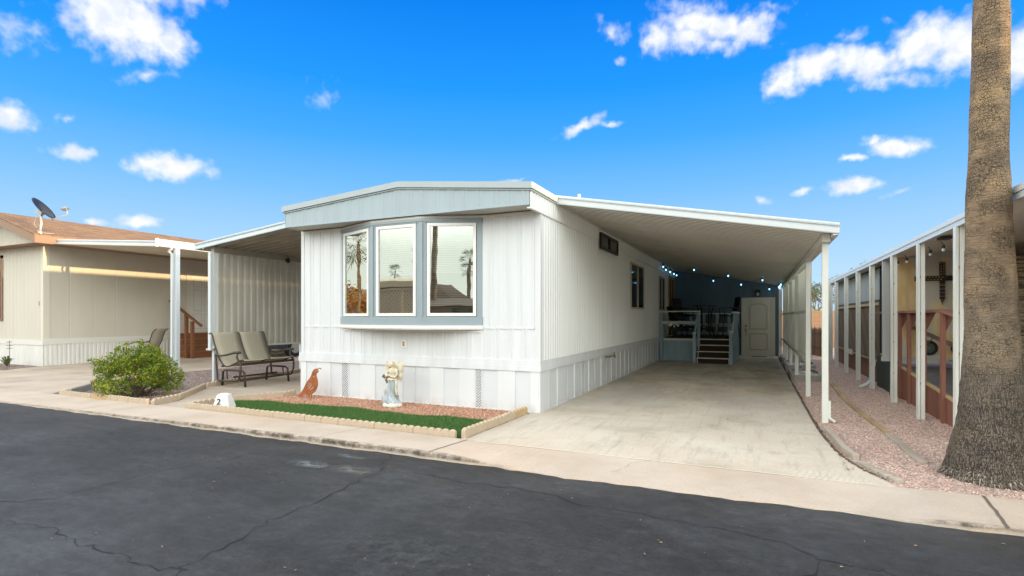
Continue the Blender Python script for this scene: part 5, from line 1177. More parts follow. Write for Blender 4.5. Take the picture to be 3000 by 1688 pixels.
# ------------------------------------------------------------------ beige house on the left
LX, LY = -18.28, 8.14
lh = thing('beige_house', 'beige manufactured house with brown shingle roof at the far left', 'house', (LX, LY, 0))
GRV = lambda d: [(0, 0), (.012, -d), (.03, -d), (.042, 0)]
rz = lambda x: 3.66 + (-17.80 - x) * .313       # roof surface height
m = MB(); m.corr((-23.0, LY, 0), X, Z, (0, -1, 0), 4.72, .205, GRV(.006), .72, lambda t: min(rz(-23.0 + t), rz(-20.6) - (-20.6 - (-23.0 + t)) * .0) - .12 if (-23.0 + t) > -20.6 else rz(-20.6) - (-20.6 - (-23.0 + t)) * .313 - .12)
m.corr((LX, LY, 0), Y, Z, (1, 0, 0), 17, .62, GRV(.007), .78, 3.56); m.corr((LX + .0, LY + .35, 0), Y, Z, (1, 0, 0), 0, 1, [(0, 0)], 0, .1)
m.box(-23, LX - .01, LY + .02, LY + 17, .0, .7); m.build('wall', LHS, lh)
m = MB(); m.box(LX - .12, LX + .012, LY - .012, LY + .002, .76, 3.40); m.box(LX + .0, LX + .013, LY + .002, LY + .14, .76, 3.46); m.build('corner_trim', LHT, lh)
m = MB(); m.box(-23, LX + .03, LY - .03, LY - .006, .60, .74); m.box(LX + .002, LX + .03, LY - .005, LY + 3.7, .62, .78); m.build('belt_trim', mat('belt_cream', (.70, .70, .66), .5), lh)
m = MB(); m.corr((-23, LY - .004, 0), X, Z, (0, -1, 0), 4.72, .11, [(0, 0), (.3, 0), (.42, .012), (.85, .012)], 0, .60); m.corr((LX + .004, LY, 0), Y, Z, (1, 0, 0), 17, .11, [(0, 0), (.3, 0), (.42, .012), (.85, .012)], 0, .62); m.build('skirting', LSK, lh)
RY0 = LY - .42
m = MB()
for (xa, xb) in ((-20.6, -17.80), (-20.6, -23.4)):
    za, zb = rz(-20.6), rz(-17.8) if xb > -20 else rz(-17.8)
    m.hexa([(xa, RY0, za - .03), (xb, RY0, zb - .03), (xb, LY + 17.4, zb - .03), (xa, LY + 17.4, za - .03), (xa, RY0, za), (xb, RY0, zb), (xb, LY + 17.4, zb), (xa, LY + 17.4, za)])
m.build('roof', MT['shingle'], lh)
m = MB()
for (xa, xb) in ((-20.6, -17.78), (-20.6, -23.4)):
    za, zb = rz(-20.6), rz(-17.8); m.hexa([(xa, RY0 + .0, za - .24), (xb, RY0 + .0, zb - .24), (xb, RY0 + .03, zb - .24), (xa, RY0 + .03, za - .24), (xa, RY0 + .0, za - .032), (xb, RY0 + .0, zb - .032), (xb, RY0 + .03, zb - .032), (xa, RY0 + .03, za - .032)])
m.box(-17.81, -17.78, RY0 + .031, LY + 17.4, rz(-17.8) - .24, rz(-17.8) - .032); m.hexa([(-23.3, RY0 + .03, 3.42), (-17.81, RY0 + .03, 3.42), (-17.81, LY + 17, 3.42), (-23.3, LY + 17, 3.42), (-23.3, RY0 + .03, 3.43), (-17.81, RY0 + .03, 3.43), (-17.81, LY + 17, 3.43), (-23.3, LY + 17, 3.43)])
m.build('fascia', FAB, lh)
m = MB(); m.box(-21.6, -20.50, LY - .03, LY - .005, 1.28, 1.36); m.box(-20.60, -20.50, LY - .03, LY - .005, 1.36, 3.24); m.box(-21.6, -20.5, LY - .03, LY - .005, 3.16, 3.24); w_ = m.build('window', mat('window_trim_brown', (.22, .13, .09), .6), lh)
MB().box(-21.55, -20.6, LY - .02, LY - .01, 1.36, 3.16).build('pane', DKG, w_)
tx = text_mesh('3', .15, mat('numeral_gold', (.36, .25, .12), .5), 'house_numeral'); tx.parent = lh; tx.location = (-.21, -.016, 1.78); tx.rotation_euler = (R(90), 0, 0)
m = MB(); m.box(LX + .005, LX + .03, 12.28, 13.45, .83, 2.98); d_ = m.build('door_frame', LHT, lh); dr = MB().box(LX + .03, LX + .045, 12.42, 13.32, .88, 2.88).build('door', mat('white_door', (.66, .65, .60), .5), lh)
m = MB()
for (a, b, z0, z1) in ((12.52, 12.82, .98, 1.50), (12.92, 13.22, .98, 1.50), (12.52, 12.82, 1.62, 2.36), (12.92, 13.22, 1.62, 2.36), (12.52, 12.82, 2.48, 2.74), (12.92, 13.22, 2.48, 2.74)):
    for q in ((a, z0, b, z0), (b, z0, b, z1), (b, z1, a, z1), (a, z1, a, z0)): m.beam((LX + .048, q[0], q[1]), (LX + .048, q[2], q[3]), .018, .006, up=(1, 0, 0))
m.build('panel_moulding', mat('moulding_cream', (.50, .48, .42), .5), dr)
# porch roof of that house
pr = thing('porch_roof', 'flat white aluminium porch roof along the beige house wall', 'porch', (-13.3, 8.7, 0))
pz = lambda x: 3.46 + (x + 18.2) * (3.13 - 3.46) / 4.85
m = MB(); m.hexa([(-18.24, 8.14, pz(-18.24)), (-13.40, 8.24, pz(-13.4)), (-13.4, 22, pz(-13.4)), (-18.24, 22, pz(-18.24)), (-18.24, 8.14, pz(-18.24) + .03), (-13.40, 8.24, pz(-13.4) + .03), (-13.4, 22, pz(-13.4) + .03), (-18.24, 22, pz(-18.24) + .03)]); m.build('roof_panel', mat('porch_ceiling', (.62, .57, .48), .5), pr)
m = MB(); sloped_fascia(m, -18.2, -13.36, lambda x: pz(x) + .04, 8.25); m.build('fascia', ALW, pr)
m = MB(); sz = pz(-13.4) + .005
for (d, z0, z1) in ((.03, 0, .06), (.015, .06, .10), (.035, .10, .175)): m.box(-13.36, -13.36 + d, 8.22, 22, sz + z0, sz + z1)
m.build('gutter', mat('gutter_white', (.70, .71, .70), .4), pr); MB().box(-13.38, -13.31, 8.205, 8.235, sz - .02, sz + .19).build('fascia', VIN, pr)
for y in (8.72, 14.5, 20):
    m = MB(); m.box(-13.405, -13.295, y - .05, y + .05, 0, sz - .01); m.box(-13.38, -13.32, y - .057, y - .051, 0, sz - .01); m.build('post', ALW, pr, bevel=.004)
m = MB(); m.tube([(-13.36, 8.60, sz - .02), (-13.45, 8.58, sz - .10), (-13.38, 8.62, sz - .16), (-13.38, 8.62, .1)], .035, 4); m.build('downspout', ALW, pr)
# wooden stairs
ws_ = thing('wooden_stairs', 'brown wooden steps with a handrail at the beige house door', 'stairs', (LX + .5, 12.6, 0))
m = MB()
for k in range(4): m.box(LX + .04, LX + 1.15 - k * .27, 11.75 + k * .0, 13.4, k * .20 + .001, (k + 1) * .20)
m.build('steps', BRW, ws_)
m = MB()
for k in range(4): m.box(LX + .04, LX + 1.19 - k * .27, 11.70, 13.42, (k + 1) * .20 + .001, (k + 1) * .20 + .035)
m.build('tread', mat('tread_wood', (.28, .12, .05), .6, noise=(6, .2)), ws_)
for x, z in ((LX + 1.25, 1.25), (LX + .95, 1.5), (LX + .3, 1.9)): MB().box(x - .045, x + .045, 11.6, 11.69, 0, z).build('post', BRW, ws_)
MB().beam((LX + .1, 11.645, 1.95), (LX + 1.7, 11.645, 1.10), .09, .05).build('handrail', BRW, ws_)
# satellite dish
sdh = thing('satellite_dish', 'black satellite dish on a bent mast at the brown roof corner', 'satellite dish', (-17.98, 7.93, 3.73))
dc = Vector((-18.0, 7.97, 4.36)); nrm = (Vector((.91, -.41, 0)) * .42 + Vector((.41, .91, 0)) * .64 + Vector((0, 0, .64))).normalized(); u_ = nrm.cross(Vector((0, 0, 1))).normalized(); v_ = u_.cross(nrm).normalized()
m = MB(); n = 28; rings_ = 7
for j in range(rings_):
    q = j / (rings_ - 1)
    for k in range(n):
        a = 2 * math.pi * k / n; m.v.append(tuple(dc + (u_ * math.cos(a) * .28 + v_ * math.sin(a) * .37) * q + nrm * (.075 * q * q)))
for j in range(rings_ - 1):
    for k in range(n): m.f.append((j * n + k, (j + 1) * n + k, (j + 1) * n + (k + 1) % n, j * n + (k + 1) % n))
o = m.build('reflector', mat('dish_black', (.012, .014, .017), .35), sdh, smooth=True); q = o.modifiers.new('th', 'SOLIDIFY'); q.thickness = .014; q.offset = 0
GAL = mat('galvanised', (.42, .41, .38), .45, metal=.5)
m = MB(); m.tube([(-17.98, 7.93, 3.70), (-17.95, 7.92, 3.80), (-17.93, 7.94, 3.98), (-17.97, 7.95, 4.14), (-18.02, 7.96, 4.34)], .032, 10); m.build('mast', GAL, sdh, smooth=True)
m = MB(); m.beam(dc - nrm * .03, dc - nrm * .12 - v_ * .06, .12, .16); m.build('bracket', GAL, sdh)
lnb = dc + nrm * .52 - v_ * .34 + u_ * .0
m = MB(); m.tube([dc - v_ * .37 + nrm * .03, dc - v_ * .38 + nrm * .08, lnb - v_ * .16 - nrm * .08, lnb - nrm * .0], [.02, .02, .018, .016], 8); m.build('feed_arm', GAL, sdh, smooth=True)
m = MB(); m.beam(lnb + u_ * -.10, lnb + u_ * .10, .04, .05); m.tube([lnb, lnb - nrm * .10], [.03, .035], 10); m.tube([lnb + u_ * .08, lnb + u_ * .09 - nrm * .09], [.022, .028], 10); m.tube([lnb - u_ * .08, lnb - u_ * .09 - nrm * .09], [.022, .028], 10); m.build('receiver', mat('lnb_grey', (.25, .26, .27), .5), sdh, smooth=True)
m = MB(); m.tube([(-17.98, 7.90, 3.74), (-17.90, 7.82, 3.60), (-17.83, 7.80, 3.45)], .014, 6); m.tube([(-18.0, 7.97, 4.2), (-18.15, 7.9, 4.1), (-18.1, 7.85, 3.95), (-17.95, 7.85, 3.85)], .008, 5); m.build('cable', GAL, sdh)
m = MB(); m.tube([(-17.98, 7.93, 3.72), (-18.25, 8.0, 3.82)], .015, 6); m.tube([(-17.98, 7.93, 3.72), (-18.0, 8.25, 3.74)], .015, 6); m.cyl((-17.98, 7.93, 3.68), (-17.98, 7.93, 3.76), .06, 10); m.build('foot', GAL, sdh)
# patio chair behind the bush
pc = thing('patio_chair', 'tan sling patio chair standing behind the green bush', 'chair', (-16.0, 9.6, .02))
cx_, cy_ = -16.0, 9.55; rot = Matrix.Rotation(R(208), 4, 'Z'); T = lambda u, v, z: tuple(Vector((cx_, cy_, .02)) + rot @ Vector((u, v, z)))
pp = [(.30, .46), (.0, .40), (-.16, .42), (-.28, .70), (-.36, .95), (-.46, 1.04)]
m = MB(); V = []; [V.extend([T(u, -.28, z), T(u, .28, z)]) for u, z in pp]; m.add(V, [(2 * i, 2 * i + 2, 2 * i + 3, 2 * i + 1) for i in range(len(pp) - 1)]); s = m.build('seat', mat('grey_sling', (.42, .37, .30), .85), pc, smooth=True); q = s.modifiers.new('th', 'SOLIDIFY'); q.thickness = .008
for v in (-.29, .29):
    MB().tube([T(u, v, z) for u, z in pp], .014, 6).build('side_rail', BRZ, pc); MB().tube([T(-.26, v, .66), T(.05, v, .68), T(.33, v, .60), T(.36, v, .55), T(.33, v, .0)], .013, 6).build('armrest', BRZ, pc); MB().tube([T(-.2, v, .5), T(-.32, v, 0)], .013, 6).build('leg', BRZ, pc)
# potted agave in the bed
ag = thing('agave_plant', 'small spiky plant with a wire stake in the far left bed', 'plant', (-18.95, 7.6, 0))
m = MB()
for k in range(15):
    a = k * 2.4; L = .24 + .10 * random.random(); e = .5 + .7 * random.random(); c, s_ = math.cos(a), math.sin(a); b0 = Vector((-18.95, 7.6, .03)); p1 = b0 + Vector((c * L * .6 * math.cos(e), s_ * L * .6 * math.cos(e), L * math.sin(e))); p2 = p1 + Vector((c * L * .5, s_ * L * .5, .0)); w_v = Vector((-s_, c, 0)) * .028
    m.add([b0 - w_v * .6, b0 + w_v * .6, p1 + w_v, p1 - w_v, p2], [(0, 1, 2, 3), (3, 2, 4)])
m.build('leaves', mat('agave_green', (.10, .13, .04), .6, island=.4), ag)
m = MB(); m.tube([(-18.93, 7.65, 0), (-18.93, 7.65, .74)], .006, 5)
for z in (.52, .6, .7): m.tube([(-18.93 + .07 * math.cos(a), 7.65 + .07 * math.sin(a), z) for a in np.linspace(0, 6.28, 12)], .004, 4)
m.build('wire_stake', BLK, ag)
# dark car parked under the porch roof
car = thing('parked_car', 'dark parked car glimpsed below the hanging corrugated screen', 'car', (-15.4, 15.0, .02))
prof = [(-2.1, .30), (-2.15, .62), (-2.05, .80), (-1.35, .93), (-.75, 1.38), (.75, 1.42), (1.45, 1.0), (2.05, .92), (2.15, .60), (2.1, .30), (1.75, .26), (1.68, .52), (1.42, .64), (1.14, .52), (1.06, .26), (-1.02, .26), (-1.10, .52), (-1.38, .64), (-1.64, .52), (-1.72, .26)]
m = MB(); m.extr(prof, lambda u, v, w: (-16.2 + w, 15.0 + u, v + .02), 1.7); m.build('body', CAR, car, bevel=.04)
m = MB(); m.extr([(-1.15, .97), (-.70, 1.33), (.02, 1.36), (.02, .97)], lambda u, v, w: (-14.499 + w, 15.0 + u, v + .02), .004); m.extr([(.08, .97), (.08, 1.36), (.72, 1.36), (1.25, .99)], lambda u, v, w: (-14.499 + w, 15.0 + u, v + .02), .004); m.build('window', DKG, car)
for yy in (13.62, 16.41):
    for xx in (-16.2, -14.72):
        w_ = MB().cyl((xx, yy, .34), (xx + .22, yy, .34), .32, 24).build('wheel', TYR, car, bevel=.02); MB().cyl((xx + .221, yy, .34), (xx + .228, yy, .34), .19, 16).build('rim', GAL, w_)

# ------------------------------------------------------------------ neighbour on the right
rh = thing('porch_house', 'neighbouring mobile home on the right with a long white post porch', 'house', (2.03, 7.43, 0))
uz = lambda x: 2.405 + (x - 2.0) * .105                                   # porch roof underside
m = MB(); m.hexa([(2.03, 4.8, uz(2.03)), (5.2, 4.8, uz(5.2)), (5.2, 20.6, uz(5.2)), (2.03, 20.6, uz(2.03)), (2.03, 4.8, uz(2.03) + .03), (5.2, 4.8, uz(5.2) + .03), (5.2, 20.6, uz(5.2) + .03), (2.03, 20.6, uz(2.03) + .03)]); m.build('porch_roof', mat('porch_underside', (.62, .60, .54), .55), rh)
m = MB(); m.box(2.0, 2.03, 4.8, 20.7, 2.395, 2.452); m.box(1.988, 2.03, 4.8, 20.7, 2.453, 2.484); m.box(2.0, 2.03, 4.8, 20.7, 2.485, 2.515); m.build('gutter', ALW, rh)
m = MB(); m.hexa([(1.988, 4.77, 2.38), (5.2, 4.77, 2.38 + .35), (5.2, 4.799, 2.38 + .35), (1.988, 4.799, 2.38), (1.988, 4.77, 2.52), (5.2, 4.77, 2.52 + .35), (5.2, 4.799, 2.52 + .35), (1.988, 4.799, 2.52)]); m.build('fascia', ALW, rh)
for i, y in enumerate((7.43, 8.95, 10.52, 12.33, 13.88, 15.6, 17.4, 18.6, 19.0)):
    m = MB(); m.box(1.995, 2.022, y - .045, y + .045, 0, 2.394); m.box(2.031, 2.075, y - .045, y + .045, 0, 2.404); m.box(2.0225, 2.0305, y - .02, y + .02, 0, 2.39)
    for z in (.5, 1.0, 1.45, 1.95): m.ell((2.010, y - .046, z), (.007, .004, .030), 8, 6)
    po = m.build('post', POST, rh, bevel=.002); q = MB()
    for z in (.5, 1.0, 1.45, 1.95): q.box(2.024, 2.030, y - .047, y - .0455, z - .02, z + .01)
    q.build('slots', mat('slot_rust_shade', (.16, .11, .06), .8), po)  # rust of the slots and their shadow, both in one dark colour
m = MB(); m.tube([(1.985, 12.28, .16), (1.93, 12.24, .10), (1.80, 12.18, .04)], .03, 4); m.build('downspout', ALW, rh)
MB().box(2.12, 3.75, 11.30, 11.33, .70, 2.60).build('plywood_wall', MT['plywood'], rh)
m = MB(); m.box(2.0, 3.75, 11.27, 11.299, .62, .70); m.box(2.02, 2.12, 11.26, 11.34, .62, 2.40); m.box(2.1, 3.75, 11.26, 11.30, 2.42, 2.60); m.build('wall_trim', SHD2, rh)
m = MB()
for k in range(14): m.box(3.75, 5.3, 11.28 + random.uniform(-.004, .004), 11.33, .64 + k * .125, .64 + k * .125 + .119)
m.build('plank_wall', MT['whitewashed_plank'], rh)
m = MB(); m.box(2.16, 2.32, 11.38, 11.50, 0, .70); m.box(2.30, 2.36, 12.90, 12.98, 0, 2.42); m.box(2.22, 2.30, 11.40, 12.95, .0, .62); m.build('corner_post', GRN, rh)
m = MB(); m.corr((2.33, 13.0, 0), Y, Z, (-1, 0, 0), 7.4, .62, GRV(.006), 0, .50); m.build('skirt_panel', mat('dull_red_skirt', (.22, .10, .07), .7, noise=(3, .15)), rh)
m = MB()
for y in (13.0, 15.40, 17.42, 19.3): m.box(2.28, 2.34, y - .035, y + .035, .46, 2.44)
m.box(2.28, 2.34, 13.0, 19.9, 1.70, 1.75); m.box(2.28, 2.34, 13.0, 19.9, .44, .49); m.box(2.28, 2.34, 13.0, 19.9, 2.40, 2.46); m.build('screen_frame', BLK, rh)
m = MB(); m.box(2.262, 2.279, 13.05, 15.35, 1.64, 1.70); m.box(2.262, 2.279, 15.45, 19.8, 1.64, 1.70); m.box(2.262, 2.279, 13.05, 19.8, .46, .50); m.build('rail', mat('raw_pine', (.50, .38, .20), .7), rh)
for (a, b) in ((13.06, 15.34), (15.46, 17.37), (17.48, 19.25)):
    MB().box(2.30, 2.31, a, b, 1.76, 2.40).build('screen_panel', SHD2, rh)
    m = MB(); s = .072; L = b - a; H = 1.14
    k = -int(H / s)
    for lay, sg in ((0, 1), (1, -1)):
        k = -int(H / s) - 1
        while k * s < L:
            y0 = k * s; p0 = max(0, -y0); p1 = min(H, L - y0)
            if p1 > p0:
                z0, z1 = .50 + p0, .50 + p1; ya, yb = a + y0 + p0, a + y0 + p1
                if sg < 0: ya, yb = a + b - ya, a + b - yb
                m.beam((2.292 + lay * .008, ya, z0), (2.292 + lay * .008, yb, z1),   .022, .006, up=(1, 0, 0))
            k += 1
    m.build('lattice_panel', LAT, rh); MB().box(2.325, 2.33, a, b, .50, 1.64).build('lattice_backing', mat('lattice_backing', (.02, .02, .02), .9), rh)  # near-black sheet backing the lattice, darkening its gaps
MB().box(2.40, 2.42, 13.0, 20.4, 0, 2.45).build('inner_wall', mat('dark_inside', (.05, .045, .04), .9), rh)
m = MB()
for (y, z, w) in ((13.3, .38, .22), (16.2, .42, .9)): m.box(2.245, 2.26, y, y + w, z, z + .13)
m.build('cloth_scrap', mat('rag', (.62, .62, .58), .9), rh)
m = MB()   # the home itself, its roof ridge parallel to ours
m.box(5.2, 9.4, 5.2, 20.6, 0, 3.0); m.build('wall', mat('cream_home', (.6, .55, .44), .7), rh)
m = MB(); m.extr([(5.1, 2.72), (7.3, 3.74), (9.5, 2.95)], lambda u, v, w: (u, 5.0 + w, v), 15.4); m.build('roof', mat('home_roof', (.45, .40, .34), .8), rh)
# ramp
rp = thing('wheelchair_ramp', 'red brown wooden access ramp with grey carpet and a railing', 'ramp', (2.27, 8.74, 0))
tz = lambda y: .22 + (y - 7.0) * .0745
m = MB(); y = 6.6
while y < 12.7:
    w_ = min(.58, 12.7 - y); m.hexa([(2.25, y, 0), (2.275, y, 0), (2.275, y + w_ - .008, 0), (2.25, y + w_ - .008, 0), (2.25, y, tz(y)), (2.275, y, tz(y)), (2.275, y + w_ - .008, tz(y + w_)), (2.25, y + w_ - .008, tz(y + w_))]); y += w_
m.build('side_board', RED, rp)
m = MB(); m.beam((2.262, 6.6, tz(6.6) + .018), (2.262, 12.7, tz(12.7) + .018), .05, .03); m.build('edge_trim', mat('raw_pine', (0, 0, 0)), rp)
m = MB(); m.hexa([(2.29, 6.6, tz(6.6) - .06), (3.75, 6.6, tz(6.6) - .06), (3.75, 11.26, tz(11.26) - .06), (2.29, 11.26, tz(11.26) - .06), (2.29, 6.6, tz(6.6)), (3.75, 6.6, tz(6.6)), (3.75, 11.26, tz(11.26)), (2.29, 11.26, tz(11.26))]); m.build('ramp_surface', mat('grey_carpet', (.14, .135, .14), .95, noise=(6, .25, (1, 3, 1))), rp)
for y in (7.6, 8.74, 9.60, 10.45, 11.05):
    m = MB(); m.box(2.205, 2.249, y - .045, y + .045, 0, 1.46 if y > 8 else 1.33); m.build('post', RED, rp, bevel=.003)
    m = MB(); m.hexa([(2.25, y - .02, 1.22), (2.26, y - .02, 1.22), (2.26, y + .02, 1.22), (2.25, y + .02, 1.22), (2.25, y - .02, 1.46), (2.36, y - .02, 1.46), (2.36, y + .02, 1.46), (2.25, y + .02, 1.46)] if y > 8 else [(2.25, y - .02, 1.1), (2.26, y - .02, 1.1), (2.26, y + .02, 1.1), (2.25, y + .02, 1.1), (2.25, y - .02, 1.33), (2.34, y - .02, 1.33), (2.34, y + .02, 1.33), (2.25, y + .02, 1.33)]); m.build('bracket', RED, rp)
m = MB(); m.box(2.18, 2.37, 8.69, 12.9, 1.461, 1.50); m.hexa([(2.18, 7.3, 1.29), (2.37, 7.3, 1.29), (2.37, 8.689, 1.461), (2.18, 8.689, 1.461), (2.18, 7.3, 1.325), (2.37, 7.3, 1.325), (2.37, 8.689, 1.50), (2.18, 8.689, 1.50)]); m.build('top_rail', mat('rail_red_brown', (.27, .12, .09), .6, noise=(5, .12, (1, .3, 1))), rp)
m = MB(); m.tube([(2.45, 12.7, 1.36), (2.45, 9.16, 1.01), (2.45, 7.4, .83)], .032, 10)
for y in (11.4, 10.1, 8.6): z = 1.36 + (y - 12.7) * .099; m.tube([(2.45, y, z - .03), (2.40, y, z - .09), (2.26, y, z - .12)], .009, 5)
m.build('handrail', mat('handrail_pipe', (.15, .075, .065), .35, metal=.2), rp, smooth=True)
# cross with burnt flag pattern
cr_ = thing('wall_cross', 'rustic wooden cross with gold stars and dark stripes on plywood', 'cross', (2.86, 11.27, 2.0))
CW = mat('charred_wood', (.018, .016, .014), .7, noise=(20, .4)); m = MB(); m.box(2.825, 2.905, 11.262, 11.285, 2.10, 2.33); m.box(2.48, 3.22, 11.262, 11.285, 2.015, 2.099)
for a, b in ((0, .03), (.065, .03), (.13, .03), (.19, .03), (.25, .04)): m.box(2.829, 2.90, 11.262, 11.285, 2.014 - a - b - .02, 2.014 - a - .02 * (1 if a else 0))
m.build('beam', CW, cr_)
m = MB()
for a in (.03, .095, .16, .22): m.box(2.832, 2.897, 11.266, 11.284, 2.014 - a - .045, 2.014 - a - .021)
m.extr([(2.835, 1.73), (2.895, 1.73), (2.885, 1.66), (2.875, 1.70), (2.868, 1.60), (2.860, 1.67), (2.85, 1.64), (2.845, 1.69)], lambda u, v, w: (u, 11.266 + w, v), .016)
m.build('stripe', mat('brown_stripe', (.11, .055, .028), .7), cr_)
m = MB()
def star(x, z, r):
    P = [(x + r * (1 if k % 2 == 0 else .42) * math.sin(k * math.pi / 5), z + r * (1 if k % 2 == 0 else .42) * math.cos(k * math.pi / 5)) for k in range(10)]
    m.add([(x, 11.2600, z)] + [(a, 11.2600, b) for a, b in P], [(0, k + 1, (k + 1) % 10 + 1) for k in range(10)])
for j in range(5):
    for i in range(2): star(2.845 + i * .038, 2.125 + j * .045 + (i % 2) * .012, .014)
for i in range(8):
    for j in range(2): star(2.53 + i * .045 + (j % 2) * .02, 2.038 + j * .038, .014)
m.build('stars', mat('gold_star', (.55, .36, .13), .6), cr_)
# round dark discs on the plywood
for lab, x in (('round black disc with green centre on the plywood behind the ramp posts', 2.675), ('round black disc nearest the palm trunk, low on the plywood', 3.10)):
    t = thing('round_disc', lab, 'wall ornament', (x, 11.25, .87), 'black round discs on the plywood wall')
    MB().tube([(x + .105 * math.cos(a), 11.25, .87 + .105 * math.sin(a)) for a in np.linspace(0, 6.2832, 29)], .022, 8).build('rim', TYR, t, smooth=True)
    m = MB(); m.cyl((x, 11.265, .87), (x, 11.25, .87), .092, 24); m.build('centre', mat('dark_green_disc', (.03, .055, .045), .35), t); m = MB(); m.tube([(x, 11.249, .87), (x, 11.24, .87)], [.045, .03], 18); m.build('hub', mat('green_hub', (.07, .10, .075), .4), t)
# clear bulbs of the neighbour porch
sb = thing('string_light', 'unlit clear bulbs hanging below the white neighbouring porch gutter', 'string light', (2.2, 8.6, 2.3))
bulbs = [(12.27, 2.33), (11.05, 2.32), (10.46, 2.32), (9.18, 2.30), (8.61, 2.30)]
for y, z in bulbs:
    z -= .03; b = MB(); b.ell((2.2, y, z), (.020, .020, .026), 10, 8); bb = b.build('bulb', CLR, sb, smooth=True)
    m = MB(); m.tube([(2.2, y, z + .018), (2.2, y, z + .062)], [.019, .016], 8); m.tube([(2.2, y, z + .06), (2.195, y + .02, z + .085), (2.18, y + .03, min(z + .11, uz(2.2)))], .005, 5); m.build('socket', mat('socket_green_black', (.03, .035, .03), .6), bb)
tag(MB().box(2.10, 2.22, 8.30, 8.50, uz(2.1) - .035, uz(2.1) - .005).build('junction_box', BLK), 'small black box under the white porch roof near the palm', 'junction box')

# ------------------------------------------------------------------ planters, edging pieces and timber in the right gravel
concrete('drive_edge', (.30, .26, .21), (.42, .37, .31), (.50, .45, .38))
def planter(lab, poly, sub):
    t = thing('planter_ring', lab, 'planter', (poly[0][0], poly[0][1], 0), 'grey block planters beside the carport')
    n = len(poly)
    for i in range(n):
        a, b = poly[i], poly[(i + 1) % n]; L = math.dist(a, b); k = max(1, round(L / .42))
        for j in range(k):
            p = Vector((a[0] + (b[0] - a[0]) * j / k, a[1] + (b[1] - a[1]) * j / k, .06)); q = Vector((a[0] + (b[0] - a[0]) * (j + 1) / k, a[1] + (b[1] - a[1]) * (j + 1) / k, .06)); d = (q - p).normalized() * .006
            MB().beam(p + d, q - d, .07, .15).build('block', MT['grey_block'], t, bevel=.012)
    s = stones('white_rocks', poly, sub, .032, MT['white_stone'], .03, zf=lambda x, y: np.full(len(x), .05)); s.parent = t; s.matrix_parent_inverse = Matrix.Translation((-poly[0][0], -poly[0][1], 0)); s['kind'] = 'stuff'
planter('nearest grey block planter of white rocks beside the carport posts', [(.72, 13.1), (1.25, 13.2), (1.33, 14.2), (1.22, 15.1), (.74, 15.0)], 420)
planter('middle grey block planter of white rocks beside the carport posts', [(.72, 15.7), (1.35, 15.8), (1.45, 16.9), (1.35, 17.6), (.74, 17.6)], 420)
planter('farthest grey block planter with rocks beside the carport posts', [(.74, 18.3), (1.20, 18.3), (1.3, 19.2), (1.0, 20.1), (.74, 20.1)], 320)
for k, (x, y, z, r) in enumerate(((1.02, 18.9, .16, .22), (.95, 19.7, .14, .18))):
    m = MB(); m.ell((x, y, z), (r, r * .8, r * .7), 14, 9); 
    m.v = [(v[0] + random.gauss(0, .012), v[1] + random.gauss(0, .012), v[2] + random.gauss(0, .01)) for v in m.v]; tag(m.build('boulder', mat('rock', (.42, .34, .26), .9, noise=(6, .3)), smooth=False), ('large' if k == 0 else 'smaller') + ' tan boulder in the farthest planter beside the carport', 'rock', 'boulders in the farthest planter')
pth = [(.742, 7.45), (.775, 6.95), (.80, 6.45), (.85, 6.10)]
m = MB(); P = [Vector((p[0] + .03, p[1], .025)) for p in pth]
for a, b in zip(P[:-1], P[1:]): m.beam(a, b, .06, .08)
tag(m.build('curved_edging', MT['drive_edge'], bevel=.01), 'long curved concrete edging along the driveway flare', 'edging block', 'edging beside the driveway')
for k, (x, y) in enumerate(((.90, 5.94), (.93, 5.82), (.965, 5.70), (1.01, 5.58), (1.06, 5.47))):
    m = MB(); m.beam((x, y + .05, .012), (x + .03, y - .05, .016), .075, .05); tag(m.build('edging_block', MT['drive_edge'], bevel=.014), ORD[k] + ' small half buried block after the curved edging, counted towards the street', 'edging block', 'edging beside the driveway')
m = MB(); P = [(1.42, 12.9), (1.35, 10.6), (1.36, 9.2), (1.40, 8.1), (1.41, 7.55)]
for a, b in zip(P[:-1], P[1:]): m.beam((*a, .012), (*b, .012), .075, .03)
tag(m.build('timber_edging', mat('weathered_timber', (.42, .31, .17), .9, noise=(8, .3, (1, .3, 1)))), 'tan timber edging half sunk in the pink gravel', 'edging')
m = MB(); P = [(1.41, 7.53), (1.42, 6.9), (1.42, 6.55), (1.44, 6.22)]
for a, b in zip(P[:-1], P[1:]): m.beam((*a, .008), (*b, .008), .075, .05)
tag(m.build('concrete_edging', MT['drive_edge'], bevel=.012), 'grey concrete edging piece continuing the tan timber towards the street', 'edging')
for k in range(7):   # leaf scraps on the gravel
    pass
lt = MB()
for k in range(150):
    x, y = rng.uniform(-5.5, 1.8), rng.uniform(.9, 4.3); a = rng.uniform(0, 6.28); s = rng.uniform(.006, .014); c_, s_ = math.cos(a) * s, math.sin(a) * s
    lt.add([(x - c_, y - s_, .005), (x + s_ * .4, y - c_ * .4, .009), (x + c_, y + s_, .006), (x - s_ * .4, y + c_ * .4, .009)], [(0, 1, 2, 3)])
for k in range(140):
    q = rng.random(); y = 5.6 + q * q * 13; x = .70 + abs(rng.normal(0, .03)) - (.0 if y > 7 else -.02 * (7 - y)); 
    if k % 4 == 0: x, y = rng.uniform(-2.8, .6), rng.uniform(5.3, 11)
    a = rng.uniform(0, 6.28); s = rng.uniform(.006, .016); c_, s_ = math.cos(a) * s, math.sin(a) * s
    lt.add([(x - c_, y - s_, .030), (x + s_ * .4, y - c_ * .4, .036), (x + c_, y + s_, .031), (x - s_ * .4, y + c_ * .4, .037)], [(0, 1, 2, 3)])
